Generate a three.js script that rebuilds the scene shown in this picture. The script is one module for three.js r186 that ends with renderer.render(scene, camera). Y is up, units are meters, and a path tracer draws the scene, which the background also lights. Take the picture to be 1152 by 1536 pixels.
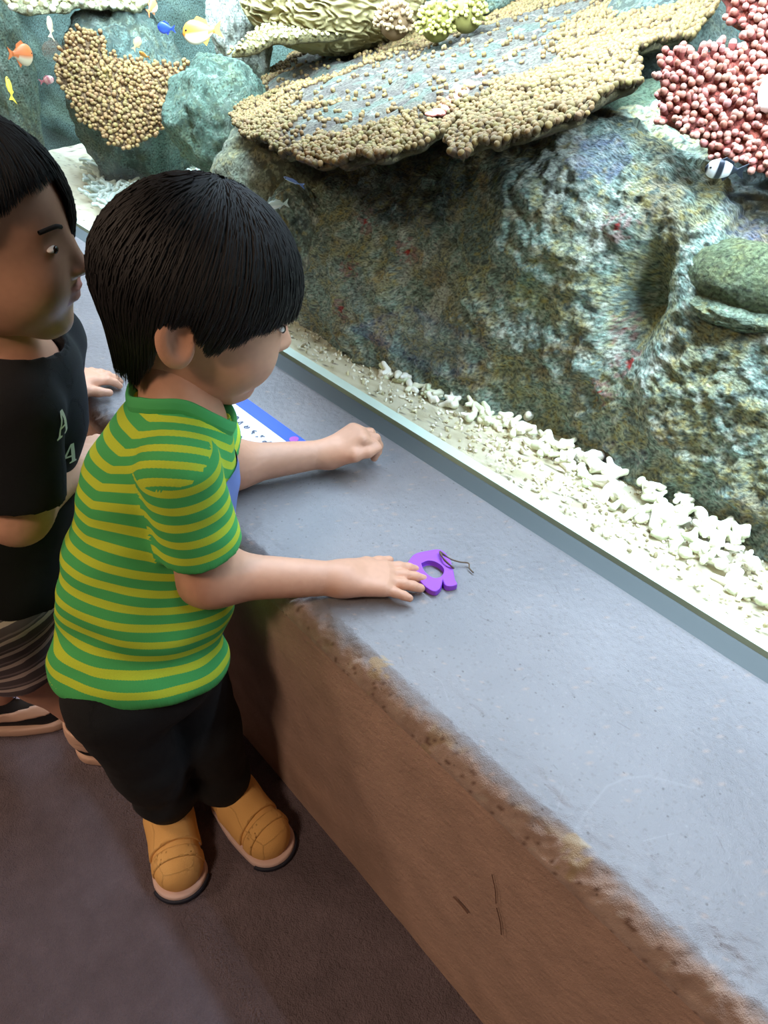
import * as THREE from 'three';
import { ImprovedNoise } from 'three/addons/math/ImprovedNoise.js';
import { mergeGeometries } from 'three/addons/utils/BufferGeometryUtils.js';
import { RoundedBoxGeometry } from 'three/addons/geometries/RoundedBoxGeometry.js';
import { RectAreaLightUniformsLib } from 'three/addons/lights/RectAreaLightUniformsLib.js';

// ---------------------------------------------------------------- camera, light, exposure
// World: x runs from the visitors towards the tank, y is up, -z runs along the ledge away from the camera.
RectAreaLightUniformsLib.init();
const scene = new THREE.Scene();
scene.background = new THREE.Color(0x000000);
const renderer = new THREE.WebGLRenderer({ antialias: true });
renderer.toneMapping = THREE.LinearToneMapping;
renderer.toneMappingExposure = 1.0;
renderer.shadowMap.enabled = true;
const EYE = new THREE.Vector3(0, 1.1, 0), FOCAL = 1150;
const FWD = new THREE.Vector3(0.50462, -0.63003, -0.59027).normalize();
const camera = new THREE.PerspectiveCamera(2 * Math.atan(768 / FOCAL) * 180 / Math.PI, 1152 / 1536, 0.05, 40);
camera.position.copy(EYE);
camera.lookAt(EYE.clone().add(FWD));
camera.updateMatrixWorld();
scene.add(camera);

const UNSEEN_TANK_LIGHTS = [{ x: 0.90, y: 1.95, z: -0.9, w: 0.34, l: 3.4, power: 54.0 }, { x: 1.65, y: 1.95, z: -1.5, w: 0.5, l: 2.4, power: 9.0 }, { x: 0.79, y: 1.32, z: -0.75, w: 0.10, l: 2.6, power: 88.0, tilt: 0.75 }], TANK_COLOR = 0xd6e6ff;   // unseen cool white panels; the tilted last one is added fill for the rock
const UNSEEN_ROOM_LIGHTS = [[-1.5, 2.56, -0.1], [-1.5, 2.56, -2.3]];                                  // unseen warm ceiling panels, placed to light the ledge wall and floor
const ROOM_POWER = 44.0, ROOM_COLOR = 0xffdcc0;

// ---------------------------------------------------------------- helpers
const V = (n, y, d) => new THREE.Vector3(n, y, -d);           // n towards the tank, y up, d along the ledge
const perlin = new ImprovedNoise();
const N3 = (x, y, z) => perlin.noise(x + 31.7, y + 17.3, z + 53.1);
function fbm(x, y, z, o = 4) { let s = 0, a = 0.5, f = 1; for (let i = 0; i < o; i++) { s += a * N3(x * f, y * f, z * f); a *= 0.5; f *= 2.07; } return s; }
function rng(seed) { let a = seed >>> 0; return () => { a = (a + 0x6d2b79f5) >>> 0; let t = a; t = Math.imul(t ^ (t >>> 15), t | 1); t ^= t + Math.imul(t ^ (t >>> 7), t | 61); return ((t ^ (t >>> 14)) >>> 0) / 4294967296; }; }
const clamp = (x, a, b) => Math.min(b, Math.max(a, x));
const mix = (a, b, t) => a + (b - a) * t;
const sstep = (a, b, x) => { const t = clamp((x - a) / (b - a), 0, 1); return t * t * (3 - 2 * t); };
const lin = (hex) => { const c = new THREE.Color(hex); return [c.r, c.g, c.b]; };
const mix3 = (a, b, t) => [mix(a[0], b[0], t), mix(a[1], b[1], t), mix(a[2], b[2], t)];
const table = (xs, ys) => (x) => { if (x <= xs[0]) return ys[0]; for (let i = 1; i < xs.length; i++) if (x <= xs[i]) { const t = (x - xs[i - 1]) / (xs[i] - xs[i - 1]); return mix(ys[i - 1], ys[i], t * t * (3 - 2 * t)); } return ys[ys.length - 1]; };
// a pixel of the photograph is a direction; the constraint (height, distance from the visitors' side, or range) gives the place
const RIGHT = new THREE.Vector3().crossVectors(FWD, new THREE.Vector3(0, 1, 0)).normalize(), UPV = new THREE.Vector3().crossVectors(RIGHT, FWD);
const dirOf = (px, py) => FWD.clone().multiplyScalar(FOCAL).addScaledVector(RIGHT, px - 576).addScaledVector(UPV, 768 - py).normalize();
const atY = (px, py, y) => { const r = dirOf(px, py); return EYE.clone().addScaledVector(r, (y - EYE.y) / r.y); };
const atX = (px, py, x) => { const r = dirOf(px, py); return EYE.clone().addScaledVector(r, x / r.x); };
const atT = (px, py, t) => EYE.clone().addScaledVector(dirOf(px, py), t);
const atPlane = (px, py, p0, nn) => { const r = dirOf(px, py); return EYE.clone().addScaledVector(r, p0.clone().sub(EYE).dot(nn) / r.dot(nn)); };

const taken = new Map();
function numbered(name) { const k = taken.get(name) ?? 0; taken.set(name, k + 1); return k ? name + '_' + String(k).padStart(3, '0') : name; }
function tag(o, label, category, group, kind) { if (label) o.userData.label = label; if (category) o.userData.category = category; if (group) o.userData.group = group; if (kind) o.userData.kind = kind; return o; }
function mesh(name, geo, mat, parent = scene) {
  const m = new THREE.Mesh(geo, mat); m.name = parent === scene ? numbered(name) : name; m.castShadow = m.receiveShadow = true; parent.add(m); return m;
}
function thing(name, label, category, pos, group) { const g = new THREE.Group(); g.name = numbered(name); if (pos) g.position.copy(pos); scene.add(g); tag(g, label, category, group); return g; }
const struct = (name, geo, mat, label, category) => tag(mesh(name, geo, mat), label, category, null, 'structure');
const boxG = (x0, x1, y0, y1, z0, z1) => { const g = new THREE.BoxGeometry(x1 - x0, y1 - y0, z1 - z0); g.translate((x0 + x1) / 2, (y0 + y1) / 2, (z0 + z1) / 2); return g; };
function std(color, roughness = 0.9, more = {}) { return new THREE.MeshPhysicalMaterial({ color, roughness, ...more }); }

// textures ------------------------------------------------------------------
function dataTex(w, h, fn, srgb = true) {
  const d = new Uint8Array(w * h * 4);
  for (let y = 0; y < h; y++) for (let x = 0; x < w; x++) { const c = fn(x / w, y / h, x, y), i = (y * w + x) * 4; d[i] = clamp(c[0], 0, 255); d[i + 1] = clamp(c[1], 0, 255); d[i + 2] = clamp(c[2], 0, 255); d[i + 3] = 255; }
  const t = new THREE.DataTexture(d, w, h, THREE.RGBAFormat); t.magFilter = THREE.LinearFilter; t.wrapS = t.wrapT = THREE.RepeatWrapping; if (srgb) t.colorSpace = THREE.SRGBColorSpace; t.needsUpdate = true; return t;
}
// tileable noise from points on two circles would need 4D; mix shifted copies instead
function tileNoise(u, v, f, s, o = 4) {
  const a = (x, y) => fbm(x * f, y * f, s, o);
  const wu = u, wv = v;
  return (a(u, v) * (1 - wu) * (1 - wv) + a(u - 1, v) * wu * (1 - wv) + a(u, v - 1) * (1 - wu) * wv + a(u - 1, v - 1) * wu * wv) / Math.sqrt((wu * wu + (1 - wu) ** 2) * (wv * wv + (1 - wv) ** 2));
}
function grainTex(size, base, amp, f, s, fine = 0.3) {
  const r = rng(s * 77 + 3);
  return dataTex(size, size, (u, v) => { const k = 1 + amp * (tileNoise(u, v, f, s) * 1.6 + (r() - 0.5) * fine); return [base[0] * k, base[1] * k, base[2] * k]; });
}
const grainBump = (size, f, s, fine = 0.5, amp = 200) => { const r = rng(s * 91 + 5); return dataTex(size, size, (u, v) => { const k = 128 + amp * tileNoise(u, v, f, s) + (r() - 0.5) * 255 * fine; return [k, k, k]; }, false); };

// signed distance fields ----------------------------------------------------
function smin(a, b, k) { const h = Math.max(k - Math.abs(a - b), 0) / k; return Math.min(a, b) - h * h * k * 0.25; }
const smax = (a, b, k) => -smin(-a, -b, k);
function cap(a, b, ra, rb) {                                   // tapered capsule
  const ax = a.x, ay = a.y, az = a.z, dx = b.x - ax, dy = b.y - ay, dz = b.z - az, l = dx * dx + dy * dy + dz * dz || 1e-9;
  return (x, y, z) => { const px = x - ax, py = y - ay, pz = z - az, h = clamp((px * dx + py * dy + pz * dz) / l, 0, 1), qx = px - h * dx, qy = py - h * dy, qz = pz - h * dz; return Math.sqrt(qx * qx + qy * qy + qz * qz) - (ra + (rb - ra) * h); };
}
function ell(c, r, fr) {                                       // ellipsoid with frame fr = [X, Y, Z] (unit vectors)
  const [X, Y, Z] = fr ?? [new THREE.Vector3(1, 0, 0), new THREE.Vector3(0, 1, 0), new THREE.Vector3(0, 0, 1)];
  return (x, y, z) => {
    const px = x - c.x, py = y - c.y, pz = z - c.z, a = (px * X.x + py * X.y + pz * X.z) / r[0], b = (px * Y.x + py * Y.y + pz * Y.z) / r[1], e = (px * Z.x + py * Z.y + pz * Z.z) / r[2];
    const k0 = Math.sqrt(a * a + b * b + e * e), k1 = Math.sqrt((a / r[0]) ** 2 + (b / r[1]) ** 2 + (e / r[2]) ** 2);
    return k1 < 1e-9 ? -Math.min(...r) : k0 * (k0 - 1) / k1;
  };
}
const blend = (list, k) => (x, y, z) => { let d = list[0](x, y, z); for (let i = 1; i < list.length; i++) d = smin(d, list[i](x, y, z), k); return d; };
// surface nets over the box lo..hi with cells of h metres
function nets(f, lo, hi, h) {
  const nx = Math.ceil((hi.x - lo.x) / h) + 1, ny = Math.ceil((hi.y - lo.y) / h) + 1, nz = Math.ceil((hi.z - lo.z) / h) + 1;
  const g = new Float32Array(nx * ny * nz), sx = 1, sy = nx, sz = nx * ny;
  // coarse-to-fine: cells far from the surface are skipped
  const B = 4;
  for (let k0 = 0; k0 < nz; k0 += B) for (let j0 = 0; j0 < ny; j0 += B) for (let i0 = 0; i0 < nx; i0 += B) {
    const c = f(lo.x + (i0 + B / 2) * h, lo.y + (j0 + B / 2) * h, lo.z + (k0 + B / 2) * h), far = Math.abs(c) > B * h * 2.2;
    for (let k = k0; k < Math.min(nz, k0 + B); k++) for (let j = j0; j < Math.min(ny, j0 + B); j++) for (let i = i0; i < Math.min(nx, i0 + B); i++) g[i + j * sy + k * sz] = far ? c : f(lo.x + i * h, lo.y + j * h, lo.z + k * h);
  }
  const id = new Int32Array(nx * ny * nz).fill(-1), pos = [], idx = [];
  const off = [0, 1, sy, sy + 1, sz, sz + 1, sz + sy, sz + sy + 1];
  const edges = [[0, 1], [2, 3], [4, 5], [6, 7], [0, 2], [1, 3], [4, 6], [5, 7], [0, 4], [1, 5], [2, 6], [3, 7]];
  for (let k = 0; k < nz - 1; k++) for (let j = 0; j < ny - 1; j++) for (let i = 0; i < nx - 1; i++) {
    const b = i + j * sy + k * sz; let m = 0;
    for (let c = 0; c < 8; c++) if (g[b + off[c]] < 0) m |= 1 << c;
    if (m === 0 || m === 255) continue;
    let x = 0, y = 0, z = 0, n = 0;
    for (const [p, q] of edges) {
      const a = g[b + off[p]], e = g[b + off[q]];
      if ((a < 0) === (e < 0)) continue;
      const t = a / (a - e);
      x += mix(p & 1, q & 1, t); y += mix((p >> 1) & 1, (q >> 1) & 1, t); z += mix(p >> 2, q >> 2, t); n++;
    }
    id[b] = pos.length / 3; pos.push(lo.x + (i + x / n) * h, lo.y + (j + y / n) * h, lo.z + (k + z / n) * h);
  }
  const quad = (a, b, c, d, flip) => { if (a < 0 || b < 0 || c < 0 || d < 0) return; if (flip) idx.push(a, c, b, a, d, c); else idx.push(a, b, c, a, c, d); };
  for (let k = 1; k < nz - 1; k++) for (let j = 1; j < ny - 1; j++) for (let i = 1; i < nx - 1; i++) {
    const b = i + j * sy + k * sz, s = g[b] < 0;
    if (s !== (g[b + sx] < 0)) quad(id[b - sy - sz], id[b - sz], id[b], id[b - sy], !s);
    if (s !== (g[b + sy] < 0)) quad(id[b - sx - sz], id[b - sx], id[b], id[b - sz], !s);
    if (s !== (g[b + sz] < 0)) quad(id[b - sx - sy], id[b - sy], id[b], id[b - sx], !s);
  }
  const geo = new THREE.BufferGeometry(); geo.setAttribute('position', new THREE.Float32BufferAttribute(pos, 3)); geo.setIndex(idx); geo.computeVertexNormals(); return geo;
}
function smooth(geo, it = 1) {                                   // Laplacian relaxation of the net
  const p = geo.attributes.position, n = p.count, ix = geo.index.array;
  for (let s = 0; s < it; s++) {
    const acc = new Float32Array(n * 3), c = new Uint16Array(n);
    for (let i = 0; i < ix.length; i += 3) for (let e = 0; e < 3; e++) { const a = ix[i + e], b = ix[i + (e + 1) % 3]; acc[a * 3] += p.getX(b); acc[a * 3 + 1] += p.getY(b); acc[a * 3 + 2] += p.getZ(b); c[a]++; }
    for (let i = 0; i < n; i++) if (c[i]) p.setXYZ(i, mix(p.getX(i), acc[i * 3] / c[i], 0.5), mix(p.getY(i), acc[i * 3 + 1] / c[i], 0.5), mix(p.getZ(i), acc[i * 3 + 2] / c[i], 0.5));
  }
  geo.computeVertexNormals(); return geo;
}
function paint(geo, fn) {                                        // vertex colours (linear) from position and normal
  const p = geo.attributes.position, n = geo.attributes.normal, c = new Float32Array(p.count * 3);
  for (let i = 0; i < p.count; i++) { const q = fn(p.getX(i), p.getY(i), p.getZ(i), n.getX(i), n.getY(i), n.getZ(i), i); c[i * 3] = q[0]; c[i * 3 + 1] = q[1]; c[i * 3 + 2] = q[2]; }
  geo.setAttribute('color', new THREE.BufferAttribute(c, 3)); return geo;
}
function boxUV(geo, s = 1) {                                     // metre-scaled uv, projected along the dominant axis of each vertex normal
  const p = geo.attributes.position, n = geo.attributes.normal, uv = new Float32Array(p.count * 2);
  for (let i = 0; i < p.count; i++) { const ax = Math.abs(n.getX(i)), ay = Math.abs(n.getY(i)), az = Math.abs(n.getZ(i)); const [u, v] = ay > ax && ay > az ? [p.getX(i), p.getZ(i)] : ax > az ? [p.getZ(i), p.getY(i)] : [p.getX(i), p.getY(i)]; uv[i * 2] = u * s; uv[i * 2 + 1] = v * s; }
  geo.setAttribute('uv', new THREE.BufferAttribute(uv, 2)); return geo;
}
function gridG(nu, nv, fn, flip = false) {                       // fn(u, v) -> [x, y, z]
  const pos = [], idx = [], uv = [];
  for (let j = 0; j <= nv; j++) for (let i = 0; i <= nu; i++) { pos.push(...fn(i / nu, j / nv)); uv.push(i / nu, j / nv); }
  for (let j = 0; j < nv; j++) for (let i = 0; i < nu; i++) { const a = j * (nu + 1) + i, b = a + 1, c = a + nu + 1, d = c + 1; if (flip) idx.push(a, b, c, b, d, c); else idx.push(a, c, b, b, c, d); }
  const g = new THREE.BufferGeometry(); g.setAttribute('position', new THREE.Float32BufferAttribute(pos, 3)); g.setAttribute('uv', new THREE.Float32BufferAttribute(uv, 2)); g.setIndex(idx); g.computeVertexNormals(); return g;
}
function tubeG(pts, r, seg = 40, rad = 8) { const g = new THREE.TubeGeometry(new THREE.CatmullRomCurve3(pts), seg, r, rad, false); return g; }
const strip = (g) => { for (const k of Object.keys(g.attributes)) if (!['position', 'normal', 'color', 'uv'].includes(k)) g.deleteAttribute(k); return g; };
// ---------------------------------------------------------------- the hall: floor, ceiling, walls
const LEDGE_X = 0.317, LEDGE_Y = 0.4745, LEDGE_BACK = 0.617, PANE_X = 0.655;
const Z0 = -5.2, Z1 = 2.6, HALL_X = -2.6, TOP = 2.6;
const carpetMap = grainTex(512, [96, 86, 92], 0.10, 14, 4, 0.9), carpetBump = grainBump(512, 60, 6, 0.8);
for (const t of [carpetMap, carpetBump]) t.repeat.set(2.2, 2.2);
const carpetMat = std(0xffffff, 0.97, { map: carpetMap, bumpMap: carpetBump, bumpScale: 0.0022 });
struct('floor', boxUV(boxG(HALL_X - 0.1, LEDGE_X + 0.2, -0.12, 0, Z0, Z1)), carpetMat, 'dark brown carpet floor of the visitor hall', 'floor');
const plaster = std(0x6f625a, 0.95), dark = std(0x4c4744, 0.95);
struct('ceiling', boxG(HALL_X - 0.1, 3.0, TOP, TOP + 0.12, Z0 - 0.1, Z1 + 0.1), plaster, 'plain hall ceiling above the visitors', 'ceiling');
struct('wall_back', boxG(HALL_X - 0.12, HALL_X, -0.12, TOP, Z0, Z1), plaster, 'plain hall wall behind the visitors', 'wall');
struct('wall_far', boxG(HALL_X - 0.12, 3.0, -0.12, TOP, Z0 - 0.12, Z0), plaster, 'plain wall at the far end of the hall', 'wall');
struct('wall_near', boxG(HALL_X - 0.12, 3.0, -0.12, TOP, Z1, Z1 + 0.12), plaster, 'plain wall at the near end of the hall', 'wall');
struct('wall_tank_front', boxG(PANE_X - 0.06, PANE_X + 0.03, 1.34, TOP, Z0, Z1), dark, 'unseen wall above the viewing window, its lower edge set to limit tank light on the ledge', 'wall');  // out of view; lower edge placed to hold tank light off the ledge

// ---------------------------------------------------------------- the ledge under the window: brown wall, worn concrete top
const ledge = thing('wall_ledge', 'long low concrete ledge with a worn rounded edge below the tank window', 'ledge'); ledge.userData.kind = 'structure';
const dStops = []; for (let d = -2.4; d < -0.12; d += 0.12) dStops.push(d); for (let d = -0.1; d < 1.45; d += 0.0035) dStops.push(d); for (let d = 1.45; d < 5.2; d += 0.1) dStops.push(d); dStops.push(5.2);
function sweep(section, fn) {                                    // section: [[x, y, s]...] swept along the ledge; fn displaces
  const pos = [], idx = [], uv = [], w = section.length;
  for (const d of dStops) for (const [x, y, s] of section) { const q = fn(x, y, d, s); pos.push(q[0], q[1], -d); uv.push(d, s); }
  for (let i = 0; i < dStops.length - 1; i++) for (let j = 0; j < w - 1; j++) { const a = i * w + j, b = a + 1, c = a + w, e = c + 1; idx.push(a, b, c, b, e, c); }
  const g = new THREE.BufferGeometry(); g.setAttribute('position', new THREE.Float32BufferAttribute(pos, 3)); g.setAttribute('uv', new THREE.Float32BufferAttribute(uv, 2)); g.setIndex(idx); g.computeVertexNormals(); return g;
}
{
  const wallSec = []; for (let k = 0; k <= 22; k++) wallSec.push([LEDGE_X, -0.02 + (LEDGE_Y - 0.036 + 0.02) * k / 22, 0.46 * k / 22]);
  const wg = sweep(wallSec, (x, y, d) => [x + sstep(LEDGE_Y - 0.036, LEDGE_Y - 0.09, y) * (0.0016 * fbm(d * 14, y * 14, 3, 4) + 0.004 * fbm(d * 2.2, y * 2.2, 8, 2)), y]);
  const wm = grainTex(512, [172, 144, 128], 0.08, 7, 11, 0.35); wm.repeat.set(2.6, 2.6);
  const wb = grainBump(512, 30, 12, 0.35); wb.repeat.set(4, 4);
  const wallMat = std(0xffffff, 0.86, { map: wm, bumpMap: wb, bumpScale: 0.0012 });
  const wall = mesh('ledge_front', wg, wallMat, ledge); wall.userData.label = 'brown painted front face of the ledge';
  // small scuffs on the front face
  const scuff = std(0x6a5044, 0.95);
  for (const [a, b, w] of [[atX(680, 1345, LEDGE_X - 0.0035), atX(702, 1370, LEDGE_X - 0.0035), 0.0010], [atX(738, 1312, LEDGE_X - 0.0035), atX(744, 1355, LEDGE_X - 0.0035), 0.0005], [atX(745, 1362, LEDGE_X - 0.0035), atX(752, 1402, LEDGE_X - 0.0035), 0.0006]]) mesh('scuff_mark', tubeG([a, a.clone().lerp(b, 0.5).add(new THREE.Vector3(0, 0.001, 0.0015)), b], w, 8, 5), scuff, wall);

  const R = 0.024, sec = [];
  for (let k = 0; k <= 12; k++) { const a = Math.PI / 2 * k / 12; sec.push([LEDGE_X + R - R * Math.cos(a), LEDGE_Y - R - 0.012 * (1 - k / 12) + R * Math.sin(a), 0.04 * k / 12]); }
  for (let k = 1; k <= 24; k++) sec.push([LEDGE_X + R + 0.0025 * k, LEDGE_Y, 0.04 + 0.0025 * k]);
  for (let k = 1; k <= 44; k++) { const x = LEDGE_X + R + 0.06 + (LEDGE_BACK - LEDGE_X - R - 0.06) * k / 44; sec.push([x, LEDGE_Y, 0.04 + x - LEDGE_X - R]); }
  sec.push([LEDGE_BACK + 0.0015, LEDGE_Y - 0.003, 0.342], [LEDGE_BACK + 0.002, LEDGE_Y - 0.03, 0.37]);
  const rough = (d) => clamp(0.35 + 1.3 * fbm(d * 9, 2.2, 7.7, 3) + (d < 0.34 ? 0.25 : 0), 0.12, 1);
  const wear = (x, y, d) => { const e = x - LEDGE_X; return (1 - sstep(0.007, 0.011 + 0.017 * rough(d), e + 0.012 * fbm(d * 60, x * 60, 1.5, 3))); };
  const tg = sweep(sec, (x, y, d) => {
    const e = clamp(1 - (x - LEDGE_X) / 0.075, 0, 1) * sstep(LEDGE_Y - 0.034, LEDGE_Y - 0.022, y), r = rough(d);
    const chip = e > 0 ? e * r * (0.0085 * Math.abs(fbm(d * 26, x * 26, y * 26, 4)) + 0.004 * fbm(d * 90, x * 90, y * 90, 3) + (fbm(d * 16, x * 30, 4.4, 2) > 0.12 ? 0.003 : 0)) : 0;
    const flat = x > LEDGE_BACK || y < LEDGE_Y - 0.03 ? 0 : 0.0012 * fbm(d * 9, x * 9, 2, 3) + 0.00035 * fbm(d * 60, x * 60, 5, 2);
    return [x + chip * 0.75, y - chip + flat];
  });
  const top = lin(0x8b8a8e), top2 = lin(0x99989c), brown = lin(0xb9a396), brown2 = lin(0xa48c7e), ochre = lin(0xad9a7e), pale = lin(0xb8a79a);
  paint(tg, (x, y, z) => {
    const d = -z; let c = mix3(top, top2, clamp(0.5 + 1.4 * fbm(d * 7, x * 7, 9, 4), 0, 1));
    if (fbm(d * 140, x * 140, 6, 2) > 0.33) c = mix3(c, brown, 0.55);
    const w = wear(x, y, d);
    if (w > 0) {
      let k = mix3(brown, brown2, clamp(0.4 + 1.8 * fbm(d * 45, x * 45, y * 45, 4), 0, 1));
      if (fbm(d * 12, x * 22, 3.3, 3) > 0.24) k = mix3(k, ochre, 0.7); if (Math.abs(fbm(d * 34, x * 80, y * 40, 3)) < 0.009) k = lin(0x7a6154);
      if (fbm(d * 70, x * 70, y * 70, 2) > 0.28) k = pale;
      c = mix3(c, k, w);
    }
    for (const [dd, xx, rr] of [[0.139, 0.331, 0.013], [0.397, 0.334, 0.011]]) { const q = Math.hypot((d - dd) * 0.8, x - xx) + 0.004 * fbm(d * 90, x * 90, 2, 2); if (q < rr && fbm(d * 120, x * 120, 7, 2) > -0.08) c = ochre; }
    return c;
  });
  // fine speckle, pits and hairline scratches of the concrete; one unit of uv is one metre
  const cv = document.createElement('canvas'); cv.width = 2048; cv.height = 448; const cx = cv.getContext('2d'), r = rng(5);
  cx.fillStyle = '#e6e6e6'; cx.fillRect(0, 0, 2048, 448);
  for (let i = 0; i < 26000; i++) { const k = 200 + 55 * r(); cx.fillStyle = `rgba(${k},${k - 4},${k - 8},0.5)`; cx.fillRect(r() * 2048, r() * 448, 1 + r() * 3, 1 + r() * 3); }
  for (let i = 0; i < 900; i++) { cx.fillStyle = r() < 0.6 ? 'rgba(120,110,105,0.55)' : 'rgba(255,255,255,0.8)'; cx.fillRect(r() * 2048, r() * 448, 1 + r() * 1.6, 1 + r() * 1.6); }
  const PX = 2048 / 1.7, X = (d) => (d + 0.15) * PX, Yp = (x) => (x - LEDGE_X + 0.016) * 448 / 0.36;
  const line = (pts, w, col) => { cx.strokeStyle = col; cx.lineWidth = w; cx.lineCap = 'round'; cx.beginPath(); pts.forEach(([d, x], i) => (i ? cx.lineTo(X(d), Yp(x)) : cx.moveTo(X(d), Yp(x)))); cx.stroke(); };
  const arc = [[862, 1251], [872, 1228], [884, 1210], [911, 1181], [939, 1167], [974, 1163], [1010, 1174], [1052, 1184]].map(([a, b]) => { const p = atY(a, b, LEDGE_Y); return [-p.z, p.x]; });
  for (let k = 0; k < 4; k++) line(arc.map(([d, x]) => [d + (r() - 0.5) * 0.003, x + (r() - 0.5) * 0.003]), 2.0, 'rgba(255,255,255,0.2)');
  for (const poly of [[[645, 1010], [662, 1022], [672, 1050]], [[655, 1100], [670, 1080]], [[835, 1215], [845, 1180]], [[965, 1262], [1010, 1250]], [[1000, 1390], [1020, 1420]]]) line(poly.map(([a, b]) => { const p = atY(a, b, LEDGE_Y); return [-p.z, p.x]; }), 1.3, 'rgba(255,255,255,0.6)');
  for (let i = 0; i < 60; i++) { const d = r() * 1.4 - 0.1, x = 0.34 + r() * 0.26, a = r() * 6.3, l = 0.004 + r() * 0.012; line([[d, x], [d + Math.cos(a) * l, x + Math.sin(a) * l]], 0.8, r() < 0.5 ? 'rgba(255,255,255,0.35)' : 'rgba(110,100,98,0.35)'); }
  const tm = new THREE.CanvasTexture(cv); tm.colorSpace = THREE.SRGBColorSpace; tm.wrapS = tm.wrapT = THREE.RepeatWrapping; tm.flipY = false; tm.repeat.set(1 / 1.7, 1 / 0.36); tm.offset.set(0.15 / 1.7, -0.0 / 0.36);
  const tb = grainBump(512, 22, 21, 0.35); tb.repeat.set(5, 5);
  const topMat = std(0xffffff, 0.42, { vertexColors: true, map: tm, bumpMap: tb, bumpScale: 0.0009, clearcoat: 0.12, clearcoatRoughness: 0.35 });
  const tp = mesh('ledge_top', tg, topMat, ledge); tp.userData.label = 'grey concrete top with a chipped brown front edge';
  mesh('ledge_core', boxG(LEDGE_X + 0.03, LEDGE_BACK, -0.02, 0.43, Z0, Z1 - 0.2), dark, ledge);
}
// ---------------------------------------------------------------- window: sealing strip, pane, pale sill behind it
const sealMat = std(0x525b5d, 0.6), sillMat = std(0xcfe2d4, 0.35);
struct('trim_1', boxG(LEDGE_BACK, PANE_X - 0.004, 0.40, LEDGE_Y - 0.0035, Z0, Z1), sealMat, 'dark grey sealing strip along the foot of the window', 'trim');
struct('trim_2', boxG(PANE_X + 0.004, 0.676, 0.30, LEDGE_Y - 0.002, Z0, Z1), sillMat, 'pale green sill inside the window beside the sand', 'trim');
const paneG = new THREE.PlaneGeometry(Z1 - Z0, 1.34 - LEDGE_Y + 0.02); paneG.rotateY(-Math.PI / 2); paneG.translate(PANE_X, (1.34 + LEDGE_Y) / 2 - 0.01, (Z0 + Z1) / 2);
struct('window_1', paneG, new THREE.MeshPhysicalMaterial({ color: 0xf2fbf8, roughness: 0, transmission: 1, thickness: 0, ior: 1.2 }), 'large clear pane between the ledge and the reef tank', 'window');

// ---------------------------------------------------------------- lamps, all out of view
function panelLight(name, label, x, y, z, w, l, color, power, glow, tilt = 0) {
  const g = thing(name, label, 'light', new THREE.Vector3(x, y, z)); g.rotation.z = tilt;
  mesh('housing', boxG(-w / 2 - 0.04, w / 2 + 0.04, 0.012, 0.06, -l / 2 - 0.04, l / 2 + 0.04), std(0xcfcfcf, 0.5), g);
  mesh('diffuser', boxG(-w / 2, w / 2, 0, 0.012, -l / 2, l / 2), new THREE.MeshStandardMaterial({ color: 0xffffff, emissive: color, emissiveIntensity: glow }), g);
  const r = new THREE.RectAreaLight(color, power, w, l); r.position.set(0, -0.004, 0); r.rotation.x = -Math.PI / 2; r.name = 'lamp_glow'; g.add(r);
  return g;
}
UNSEEN_TANK_LIGHTS.forEach((t, i) => panelLight('unseen_tank_light', ['unseen long cool white light panel over the front of the reef tank, placed to light the sand and ledge', 'unseen cool white light panel over the back of the reef tank, placed to brighten the backdrop', 'added fill light strip out of view above the window, tilted at the reef rock'][i], t.x, t.y, t.z, t.w, t.l, TANK_COLOR, t.power, 1.5, t.tilt ?? 0));  // first two unseen over the water, the strip added to fill the rock face
UNSEEN_ROOM_LIGHTS.forEach(([x, y, z], i) => panelLight('unseen_ceiling_light', i ? 'unseen warm ceiling light panel farther along the hall, placed to light the ledge wall and floor' : 'unseen warm ceiling light panel behind the camera, placed to light the ledge wall', x, y - 0.02, z, 0.5, 0.5, ROOM_COLOR, ROOM_POWER, 1.5));
// ---------------------------------------------------------------- reef tank
const SAND_Y = 0.466;
const rockBump = grainBump(512, 26, 31, 0.45); rockBump.repeat.set(9, 9);
const rockGrain = dataTex(512, 512, (() => { const r = rng(8); return (u, v) => { const n = tileNoise(u, v, 30, 3, 4), k = 226 + 215 * n + (r() - 0.5) * 70; return [k, k, k * 0.97]; }; })()); rockGrain.repeat.set(7, 7);
const rockMat = std(0xffffff, 0.95, { vertexColors: true, map: rockGrain, bumpMap: rockBump, bumpScale: 0.006 });
const PAL = { olive: lin(0xbcc29c), brown: lin(0xb2a68a), teal: lin(0xaccabc), slate: lin(0x9cb2a6), deep: lin(0x74847a), white: lin(0xe4eadb), yellow: lin(0xc9b970), red: lin(0xd24a42), pink: lin(0xb98a86), purple: lin(0x666c9c), green: lin(0x7fa070) };
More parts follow.
